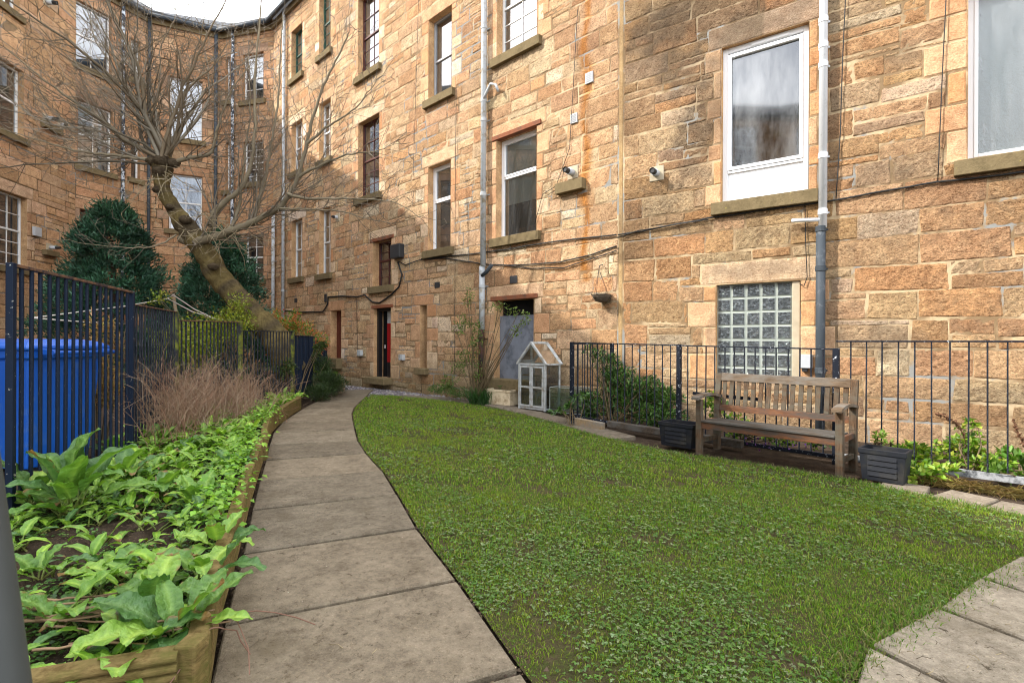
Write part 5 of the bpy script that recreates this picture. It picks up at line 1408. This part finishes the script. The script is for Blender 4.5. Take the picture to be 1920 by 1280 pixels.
shrub('laurel_bush', 'glossy green evergreen bush growing behind the railings left of the bench', 'bush', [bl_(1145, 690, 8.45, .20, .26), bl_(1165, 725, 8.3, .38, .34, .3), bl_(1195, 760, 8.1, .55, .26, .3), bl_(1215, 730, 7.95, .3, .22, .25), bl_(1120, 670, 8.4, .14, .16), bl_(1250, 745, 7.7, .28, .16), bl_(1110, 760, 8.3, .26, .26), bl_(1100, 655, 8.3, .10, .07), bl_(1238, 780, 7.6, .4, .2)], 4200, .085, .035, LAU, 26, (1.55, 8.1, .0), 15)
shrub('young_laurel', 'small glossy sapling in front of the first railing post near the glass tank', 'bush', [bl_(1070, 755, 8.1, .10, .16), bl_(1045, 770, 8.2, .16, .06), bl_(1092, 740, 8.0, .12, .06), bl_(1078, 742, 8.0, .05, .05)], 130, .09, .04, LAU, 6, (.93, 7.95, .0), 16)
CL = [(.12, .18, .04), (.16, .22, .06), (.09, .14, .03)]
shrub('climbing_rose', 'thin leafy climber growing up the wall around the rusty drainpipe', 'climber', [bl_(880, 560, 10.95, .16, .30, .1), bl_(868, 610, 10.9, .28, .3, .1), bl_(895, 640, 10.85, .2, .5, .1), bl_(935, 575, 10.4, .24, .12, .1), bl_(965, 585, 10.1, .26, .10, .1), bl_(970, 620, 10.1, .16, .16, .1), bl_(985, 600, 9.95, .14, .18, .1), bl_(870, 680, 10.9, .35, .3, .12), bl_(845, 715, 11.3, .3, .2, .12), bl_(900, 700, 10.8, .14, .3, .1)], 1250, .055, .034, CL, 34, (-.75, 10.85, .0), 17, shell=.8)
shrub('weeds', 'low mixed weeds at the foot of the middle wall between the slot window and the rusty pipe', 'weeds', [bl_(830, 728, 11.5, .35, .12), bl_(870, 735, 11.1, .4, .16, .2)], 1300, .05, .02, GRN, 0, None, 18)
# strap leaved clump by the sink
n = 420; a = rng.uniform(0, 6.28, n); P = np.stack([-.62 + rng.normal(0, .10, n), 10.75 + rng.normal(0, .10, n), np.zeros(n)], 1)
V, Fc, Cc = blades(P, rng.uniform(.22, .46, n), rng.uniform(.012, .02, n), jcol([(.03, .09, .02), (.05, .12, .03)], n, .3, .1), 1.2)
tag(np_mesh('strap_leaved_plant', V, Fc, M['leaf'], None, Cc), 'dark green strap leaved clump at the foot of the rusty drainpipe beside the sink planter', 'plant')
# plants in the strip behind the railings
BR = [(.15, .27, .02), (.20, .32, .03), (.09, .18, .02), (.28, .34, .05)]
shrub('leafy_perennial', 'bright yellow green leafy clump behind the railings right of the bench', 'plant', [bl_(1800, 835, 5.5, .24, .15), bl_(1760, 855, 5.5, .25, .08), bl_(1850, 865, 5.2, .26, .09), bl_(1815, 800, 5.5, .12, .10)], 650, .07, .045, BR, 16, (4.55, 5.3, .0), 21, upb=.3)
shrub('leafy_perennial', 'low yellow green leafy clump just right of the right hand trough', 'plant', [bl_(1710, 850, 5.6, .2, .12), bl_(1700, 890, 4.9, .18, .06), bl_(1745, 885, 5.0, .25, .08)], 650, .07, .05, BR, 6, (4.2, 5.4, .0), 22, upb=.3)
shrub('leafy_perennial', 'broad green leafy clump at the far right edge behind the railings', 'plant', [bl_(1905, 865, 5.1, .20, .10), bl_(1880, 885, 4.9, .2, .06)], 260, .085, .05, [(.08, .17, .02), (.12, .24, .03)], 6, (4.75, 4.8, .0), 23, upb=.3)
shrub('leafy_perennial', 'green leafy plants seen between the railings under the bench seat', 'plant', [bl_(1380, 800, 6.7, .35, .18, .25), bl_(1460, 820, 6.4, .3, .13, .2), bl_(1340, 760, 6.9, .2, .2), bl_(1530, 825, 6.0, .2, .12)], 1100, .06, .045, GRN + BR, 10, (2.85, 6.7, .0), 24, upb=.3)
# small flower specks below the bench
P = np.stack([rng.uniform(2.7, 3.5, 40), rng.uniform(5.9, 6.4, 40), rng.uniform(.05, .14, 40)], 1)
V, Fc, Cc = leaves(P, rnd_unit(40), rnd_unit(40), .03, .03, jcol([(.16, .05, .35), (.10, .03, .2)], 40, .2, .1), .1, .1)
tag(np_mesh('violets', V, Fc, M['leaf'], None, Cc), 'tiny purple flowers among the plants under the bench', 'flowers', kind='stuff')
# two dry brown seed stalks
for lab, pl in (('dry brown seed stalk arching behind the railings above the leafy clump', [(1812, 830), (1800, 800), (1780, 785), (1755, 775)]), ('reddish brown dry dock stalk leaning at the far right behind the railings', [(1935, 850), (1918, 830), (1906, 806), (1898, 785)])):
    m = MB(); pp = [T(x, y, 5.2) for x, y in pl]; m.tube(pp, [.005, .004, .003, .002], 4, False, [(.14, .07, .04, 1)] * 4)
    for i in range(70):
        t = random.uniform(.3, 2.99); q = pp[int(t)].lerp(pp[int(t) + 1], t % 1); m.tube([q, q + Vector((random.gauss(0, .015), random.gauss(0, .015), random.gauss(0, .015)))], .006, 4, True, [(.16, .08, .045, 1)] * 2)
    tag(m.build('seed_stalk', M['twig']), lab, 'dead stalk')
shrub('trough_plant', 'small light green seedling growing in the right hand trough', 'plant', [bl_(1648, 820, 5.05, .07, .08), bl_(1665, 832, 5.0, .06, .04)], 90, .05, .022, [(.20, .30, .05), (.16, .26, .04)], 6, tuple(G(1650, 850, .2)), 25)
shrub('sink_plant', 'low sparse weeds sprouting in the cream sink planter', 'plant', [(-.12, 10.72, .34, .2, .12, .05)], 60, .06, .02, GRN, 0, None, 26)
shrub('box_plant', 'low green plants filling the old timber box by the dark red door', 'plant', [(-4.4, 12.45, .5, .32, .15, .10)], 420, .06, .035, GRN + BR, 0, None, 27)
shrub('dry_grass_clump', 'pale straw coloured dead plant behind the navy railings right of the blue bin', 'dead plant', [bl_(182, 640, 5.3, .10, .3), bl_(215, 640, 5.6, .12, .3), bl_(200, 720, 5.3, .2, .3)], 1100, .09, .014, [(.36, .22, .09), (.28, .16, .06), (.45, .31, .15)], 8, (-4.1, 5.3, .1), 31)
# dry straw line in front of the right railings
n = 2600; t = rng.uniform(0, 1, n); P = np.stack([3.75 + t * 1.25, 5.02 - t * 1.22 - .03, np.full(n, .02)], 1) + rng.normal(0, 1, (n, 3)) * np.array([[.05, .05, .015]])
D = rnd_unit(n) * np.array([[1, 1, .3]]); V, Fc, Cc = leaves(P, D, np.array([[0, 0, 1.]]), rng.uniform(.05, .12, n), .004, jcol([(.30, .22, .10), (.22, .15, .07)], n, .3, .1), .1, .2)
tag(np_mesh('dry_straw', V, Fc, M['grass'], None, Cc), 'line of dry straw and dead grass under the right hand railings', 'straw', kind='stuff')

# ------------------------------------------------------------------ brown twiggy shrub in the bed
E = empty('twiggy_shrub', (0, 0, 0), 0, 'dense leafless brown twiggy shrub in front of the left railings', 'shrub')
m = MB(); rt = random.Random(9)
def twig(p, d, L, r, dep):
    k_ = 5; P = [Vector(p)]; d = Vector(d).normalized(); cc = rt.choice([(.26, .16, .10), (.32, .21, .14), (.20, .11, .07), (.36, .27, .19)]) + (1,)
    for i in range(k_):
        d = (d + Vector((rt.gauss(0, .14), rt.gauss(0, .14), rt.gauss(0, .10)))).normalized(); P.append(P[-1] + d * L / k_)
        if dep and rt.random() < .75: twig(P[-1], d + Vector((rt.gauss(0, .6), rt.gauss(0, .6), rt.gauss(0, .3))), L * rt.uniform(.3, .55), r * .6, dep - 1)
    m.tube(P, [r, r * .9, r * .8, r * .7, r * .55, r * .4], 3, False, [cc] * 6)
for i in range(330):
    t = rt.random(); px = 300 + 190 * t + rt.gauss(0, 25); Y = 5.6 + 2.6 * t + rt.gauss(0, .35)
    tx, _ = ray(px, 700); b = Vector((tx * Y, Y, .15))
    d = Vector((rt.gauss(0, .35), rt.gauss(-.05, .3), 1))
    twig(b, d, rt.uniform(.5, .85) * (1.0 - .35 * t), .0042, 2)
m.build('stems', M['twig'], E)

# ------------------------------------------------------------------ docks and leafy bed
def big_leaf(m, base, az, tilt, L, W, droop, cc, stalk=.3, wav=.06, r=random, ns=8):
    """petiole and a blade with a pale midrib, wavy edge"""
    base = Vector(base); h = Vector((math.cos(az), math.sin(az), 0)); S = Vector((-math.sin(az), math.cos(az), 0))
    th = tilt; brown = r.random() < .22; p = base.copy(); rows = []
    st = L * stalk; q = p + (h * math.cos(th) + Vector((0, 0, 1)) * math.sin(th)) * st
    m.tube([p, p.lerp(q, .5) + Vector((0, 0, .004)), q], [.0055, .0045, .0038], 5, False, [(.20, .20, .06, 1), (.17, .22, .05, 1), (.16, .24, .05, 1)])
    p = q; ph = r.uniform(0, 6); mid = (min(1, cc[0] * 1.7 + .02), min(1, cc[1] * 1.45 + .02), cc[2] * 1.5 + .01, 1); tw = r.uniform(-.25, .25)
    us = (-1, -.72, -.4, -.035, .035, .4, .72, 1)
    for i in range(ns + 1):
        t = i / ns
        w = W * .5 * (math.sin(math.pi * min(1, t * .93 + .035) ** .72) ** .75) * (1.0)
        th -= droop / ns
        d = h * math.cos(th) + Vector((0, 0, 1)) * math.sin(th); nn = -h * math.sin(th) + Vector((0, 0, 1)) * math.cos(th)
        Sx = S * math.cos(tw * t) + nn * math.sin(tw * t)
        row = []
        for j, u in enumerate(us):
            wv = wav * W * math.sin(t * 19 + ph + (2.2 if u > 0 else 0)) * abs(u) ** 2
            quilt = .022 * W * (1 if i % 2 else -1) * (1 if .2 < abs(u) < .8 else 0)
            v = p + Sx * (u * w * (1 + .05 * math.sin(t * 23 + ph))) + nn * (abs(u) * w * .30 + wv + quilt)
            k_ = r.uniform(.9, 1.08)
            c_ = mid if abs(u) < .05 else (cc[0] * k_, cc[1] * k_, cc[2] * k_, 1)
            if brown and (t > .86 or (abs(u) > .9 and r.random() < .4)): c_ = (.20, .12, .04, 1)
            if ns > 10 and .2 < abs(u) < .8 and i % 2: c_ = (c_[0] * 1.22, c_[1] * 1.15, c_[2] * 1.2, 1)
            row.append(m.v(v, c_))
        rows.append(row); p = p + d * (L * (1 - 0) / ns)
    m.sm = True
    for a, b in zip(rows, rows[1:]):
        for j in range(7): m.f(a[j], a[j + 1], b[j + 1], b[j])
    m.sm = False
DG = [(.09, .20, .035), (.12, .25, .035), (.065, .155, .04), (.155, .30, .045), (.19, .34, .05)]
BG = [(.17, .33, .03), (.22, .40, .04), (.13, .27, .03)]
def dock(x, y, n, L0, L1, tall, label, seed, cols=DG, wf=.55, z=None, name='dock_plant'):
    r = random.Random(seed); b = G(x, y, .17)
    m = MB(); a0 = r.uniform(0, 6.28)
    for i in range(n):
        f = (i + .5) / n; az = a0 + i * 2.4 + r.uniform(-.25, .25); L = r.uniform(L0, L1) * 1.12
        tilt = (1.35 - .9 * f) * tall + max(0, 1 - tall) * .5 + r.uniform(-.15, .15)
        big_leaf(m, b + Vector((r.uniform(-.03, .03), r.uniform(-.03, .03), 0)), az, tilt, L, L * wf * r.uniform(.85, 1.2), r.uniform(.5, 1.4), r.choice(cols), r.uniform(.25, .6), .075, r, 17)
    o = m.build(name, M['dock']); o['label'] = label; o['category'] = 'dock plant'; o['group'] = 'dock plants in the raised bed'
    return o
docks = [(135, 965, 15, .26, .37, 1.22, 'tallest dock plant with big upright wrinkled leaves before the blue bin'),
         (60, 950, 8, .18, .26, .8, 'dock plant at the left edge of the bed in front of the blue bin'),
         (78, 1085, 6, .10, .14, 1.0, 'single stalked young dock with a round upright leaf next to the grey pole'),
         (235, 905, 11, .16, .25, .7, 'dock plant with spreading leaves right of the tallest one'),
         (330, 1200, 9, .15, .22, .8, 'dock plant in the near right corner of the bed by the corner post'),
         (285, 1150, 8, .14, .20, .6, 'dock plant with pale veined leaves near the near end of the bed'),
         (385, 1095, 8, .13, .20, .9, 'dock plant hanging its leaves over the near edging board'),
         (215, 1090, 7, .12, .18, .4, 'low spreading dock in the middle of the near bed'),
         (120, 1170, 7, .12, .18, .5, 'low dock behind the dead sticks at the near left'),
         (375, 950, 9, .13, .21, 1.0, 'upright dock with reddish stems in the middle of the bed'),
         (305, 930, 9, .14, .20, .7, 'dock plant behind the bare soil patch'),
         (410, 1035, 8, .12, .18, .7, 'small bright dock close to the edging board'),
         (280, 830, 10, .15, .22, .8, 'dock plant under the navy railing post'),
         (430, 880, 9, .12, .18, .6, 'dock plant half way along the edging board'),
         (350, 850, 9, .13, .19, .7, 'dock plant in front of the brown twiggy shrub'),
         (250, 1225, 7, .12, .18, .3, 'flat dock lying against the near end board'),
         (210, 850, 9, .15, .22, .8, 'dock plant at the foot of the navy railings right of the bin')]
for i, (x, y, n, a, b, t, lab) in enumerate(docks): dock(x, y, n, a, b, t, lab, 100 + i, DG[:3] if i == 0 else DG, .40 if i == 0 else .52)
# the crowd of smaller leafy plants further along the bed, counted as ground cover
m = MB(); r7 = random.Random(77)
bedpts = sample(bp, 46, np.random.default_rng(5))
for (x, y) in bedpts:
    t = max(0, min(1, (y - 3.2) / 2.5))
    if y < 4.2 and r7.random() > .78 + .2 * t: continue
    if y > 7.0 and r7.random() < .15: continue
    nl = r7.randint(4, 6)
    L = r7.uniform(.09, .17) * (1 if y > 4 else .85)
    if x > -1.35 - (y - 2) * .36 - .1 and y < 4.4: L *= .8
    a0 = r7.uniform(0, 6.28)
    for i in range(nl):
        big_leaf(m, (x + r7.uniform(-.03, .03), y + r7.uniform(-.03, .03), .15), a0 + i * 2.4 + r7.uniform(-.3, .3), r7.uniform(.35, 1.15), L * r7.uniform(.8, 1.2), L * r7.uniform(.36, .5), r7.uniform(.6, 1.5), r7.choice(BG + DG[3:] if y > 4 else DG[2:] + BG), r7.uniform(.4, .8), .05, r7)
tag(m.build('leafy_ground_cover', M['dock']), 'dense bright green leafy plants filling the raised bed along the edging', 'ground cover', kind='stuff')
# tiny ground weeds
P = sample(bp, 4200); P = P[(P[:, 1] < 6)]; x, y = P[:, 0], P[:, 1]
P = P[(vn(x, y, 41, 2.5) + .4 * vn(x, y, 42, 9) > -.25 + np.clip((y - 3.0) / 6, 0, .2))]; n = len(P)
Pz = np.concatenate([P, (bedz(P[:, 0], P[:, 1]) + rng.uniform(.004, .035, n))[:, None]], 1)
D = nrm(np.stack([rng.normal(size=n), rng.normal(size=n), rng.uniform(-.1, .7, n)], 1))
V, Fc, Cc = leaves(Pz, D, np.array([[0, 0, 1.]]), rng.uniform(.012, .03, n), rng.uniform(.010, .024, n), jcol([(.07, .16, .03), (.10, .20, .04), (.05, .12, .03)], n, .3, .1), .1, .1)
tag(np_mesh('small_weeds', V, Fc, M['leaf'], None, Cc), 'carpet of tiny round leaved weeds on the soil of the bed', 'weeds', kind='stuff')
# lobed small plants overhanging the board
P = []; 
for i in range(4, 11):
    t = rng.uniform(0, 1, 260)[:, None]; a, b = be[i - 3], be[i - 2]
    P.append(np.array([[a.x, a.y]]) * (1 - t) + np.array([[b.x, b.y]]) * t + np.stack([rng.normal(-.10, .08, 260), rng.normal(0, .05, 260)], 1))
P = np.concatenate(P); P = P[(vn(P[:, 0], P[:, 1], 51, 2.2) > -.15) & (P[:, 1] > 2.9)]; n = len(P)
Pz = np.concatenate([P, rng.uniform(.22, .36, n)[:, None]], 1)
V, Fc, Cc = leaves(Pz, nrm(np.stack([rng.normal(.4, 1, n), rng.normal(-.2, 1, n), rng.uniform(-.4, .4, n)], 1)), nrm(np.array([[0, 0, 1.]]) + rng.normal(0, .3, (n, 3))), rng.uniform(.03, .06, n), rng.uniform(.025, .045, n), jcol(BG, n, .3, .1), .1, .2)
tag(np_mesh('small_leaved_weeds', V, Fc, M['leaf'], None, Cc), 'small lobed bright leaves spilling over the edging board', 'weeds', kind='stuff')
# dead sticks at the near end
m = MB(); r8 = random.Random(3)
for i in range(34):
    x, y = r8.uniform(60, 330), r8.uniform(1120, 1225); p = G(x, y, .19 + r8.uniform(0, .05)); a = r8.gauss(.12, .25); L = r8.uniform(.15, .5)
    d = Vector((math.cos(a), math.sin(a), r8.uniform(-.05, .12))); P = [p - d * L * .5]
    for k_ in range(5): P.append(P[-1] + (d + Vector((r8.gauss(0, .12), r8.gauss(0, .12), r8.gauss(0, .05)))) * L / 5)
    k_ = r8.uniform(.7, 1.2); m.tube(P, [.006, .006, .005, .005, .004, .003], 5, True, [(.30 * k_, .20 * k_, .12 * k_, 1)] * 6)
for i in range(8):
    p = G(r8.uniform(360, 400), r8.uniform(1130, 1200), .24); P = [p]; d = Vector((r8.uniform(-.2, 1), r8.gauss(0, .5), .1))
    for k_ in range(6): P.append(P[-1] + d * .05); d = d + Vector((r8.gauss(0, .25), r8.gauss(0, .3), -.22))
    m.tube(P, .0025, 4, False, [(.18, .10, .07, 1)] * 7)
tag(m.build('dead_sticks', M['twig']), 'pile of dry brown sticks lying across the near end of the bed', 'sticks')
# bits on the path
m = MB()
for i in range(44):
    x, y = r8.choice([(r8.uniform(430, 950), r8.uniform(830, 1270)), (r8.uniform(1650, 1900), r8.uniform(1120, 1270))]); p = G(x, y, .042); a = r8.uniform(0, 3.1); L = r8.uniform(.015, .07)
    m.tube([p, p + Vector((math.cos(a) * L, math.sin(a) * L, 0)) * .5 + Vector((0, 0, .004)), p + Vector((math.cos(a + .3) * L, math.sin(a + .3) * L, 0))], .0014, 3, True, [r8.choice([(.10, .075, .05, 1), (.35, .28, .16, 1)])] * 3)
tag(m.build('twig_litter', M['twig']), 'scattered short twigs and straw bits on the paving', 'litter', kind='stuff')
# longer grass at the lawn edge by the bench and path
n = 5200; t = rng.uniform(0, len(far) - 1.001, n); i = t.astype(int); fa = np.array(far); P = fa[i] * (1 - (t - i))[:, None] + fa[i + 1] * (t - i)[:, None] + rng.normal(0, .045, (n, 2)) - np.array([[.02, .05]])
Q = np.array(right)[2:9]; n2 = 2600; t2 = rng.uniform(0, len(Q) - 1.001, n2); j = t2.astype(int); P2 = Q[j] * (1 - (t2 - j))[:, None] + Q[j + 1] * (t2 - j)[:, None] + rng.normal(0, .045, (n2, 2))
P = np.concatenate([P, P2]); n = len(P); P3 = np.concatenate([P, np.full((n, 1), .01)], 1)
V, Fc, Cc = blades(P3, rng.uniform(.025, .06, n), rng.uniform(.003, .006, n), jcol([(.09, .19, .02), (.13, .22, .03), (.22, .21, .09)], n, .3, .1), 1.1)
tag(np_mesh('edge_grass', V, Fc, M['grass'], None, Cc), 'longer tufts of grass along the edges of the lawn', 'grass', kind='stuff')

# ------------------------------------------------------------------ camera, sun, sky
cd = bpy.data.cameras.new('camera'); cam = bpy.data.objects.new('camera', cd); col.objects.link(cam)
cam.location = (0, 0, CAMH)
cam.rotation_euler = (Matrix.Rotation(R(90), 4, 'X') @ Matrix.Rotation(ROLL, 4, 'Z')).to_euler()
cd.sensor_width = 36; cd.lens = F / 1920 * 36; cd.clip_start = .05; cd.clip_end = 500
cd.dof.use_dof = True; cd.dof.focus_distance = 6.0; cd.dof.aperture_fstop = 5.6
scene.camera = cam
tv = Vector((.2956, .032, -.238)).normalized()
sd = bpy.data.lights.new('sun', 'SUN'); sun = bpy.data.objects.new('sun', sd); col.objects.link(sun)
sd.energy = SUN; sd.angle = R(.6); sd.color = (1, .94, .86)
sun.rotation_euler = tv.to_track_quat('-Z', 'Y').to_euler()
sun.location = (-6, -2, 16)
w = bpy.data.worlds.new('World'); scene.world = w; w.use_nodes = True
nt = w.node_tree; bg = nt.nodes['Background']
sky = nt.nodes.new('ShaderNodeTexSky'); sky.sky_type = 'NISHITA'; sky.sun_disc = False
sv = -tv; sky.sun_elevation = math.asin(sv.z); sky.sun_rotation = math.atan2(sv.x, sv.y)
sky.air_density = 1.0; sky.dust_density = 1.5
tc = nt.nodes.new('ShaderNodeTexCoord'); mp = nt.nodes.new('ShaderNodeMapping'); mp.inputs['Scale'].default_value = (1, 1, 2.2)
nz = nt.nodes.new('ShaderNodeTexNoise'); nz.inputs['Scale'].default_value = 2.6; nz.inputs['Detail'].default_value = 7; nz.inputs['Roughness'].default_value = .6
rp2 = nt.nodes.new('ShaderNodeValToRGB'); rp2.color_ramp.elements[0].position = .36; rp2.color_ramp.elements[1].position = .56
rp2.color_ramp.elements[0].color = (.25, .25, .25, 1)
mx = nt.nodes.new('ShaderNodeMix'); mx.data_type = 'RGBA'; mx.inputs[7].default_value = CLOUD
nt.links.new(tc.outputs['Generated'], mp.inputs[0]); nt.links.new(mp.outputs[0], nz.inputs['Vector']); nt.links.new(nz.outputs['Fac'], rp2.inputs[0])
nt.links.new(rp2.outputs[0], mx.inputs[0]); nt.links.new(sky.outputs[0], mx.inputs[6]); nt.links.new(mx.outputs[2], bg.inputs[0])
bg.inputs[1].default_value = SKYS
vs = scene.view_settings; scene.display_settings.display_device = 'sRGB'
vs.view_transform = 'Standard'; vs.look = 'None'; vs.exposure = EXPO; vs.gamma = 1; vs.use_curve_mapping = False
scene.render.engine = 'CYCLES'
scene.cycles.filter_width = 1.0
scene.cycles.max_bounces = 8; scene.cycles.transparent_max_bounces = 16; scene.cycles.diffuse_bounces = 4
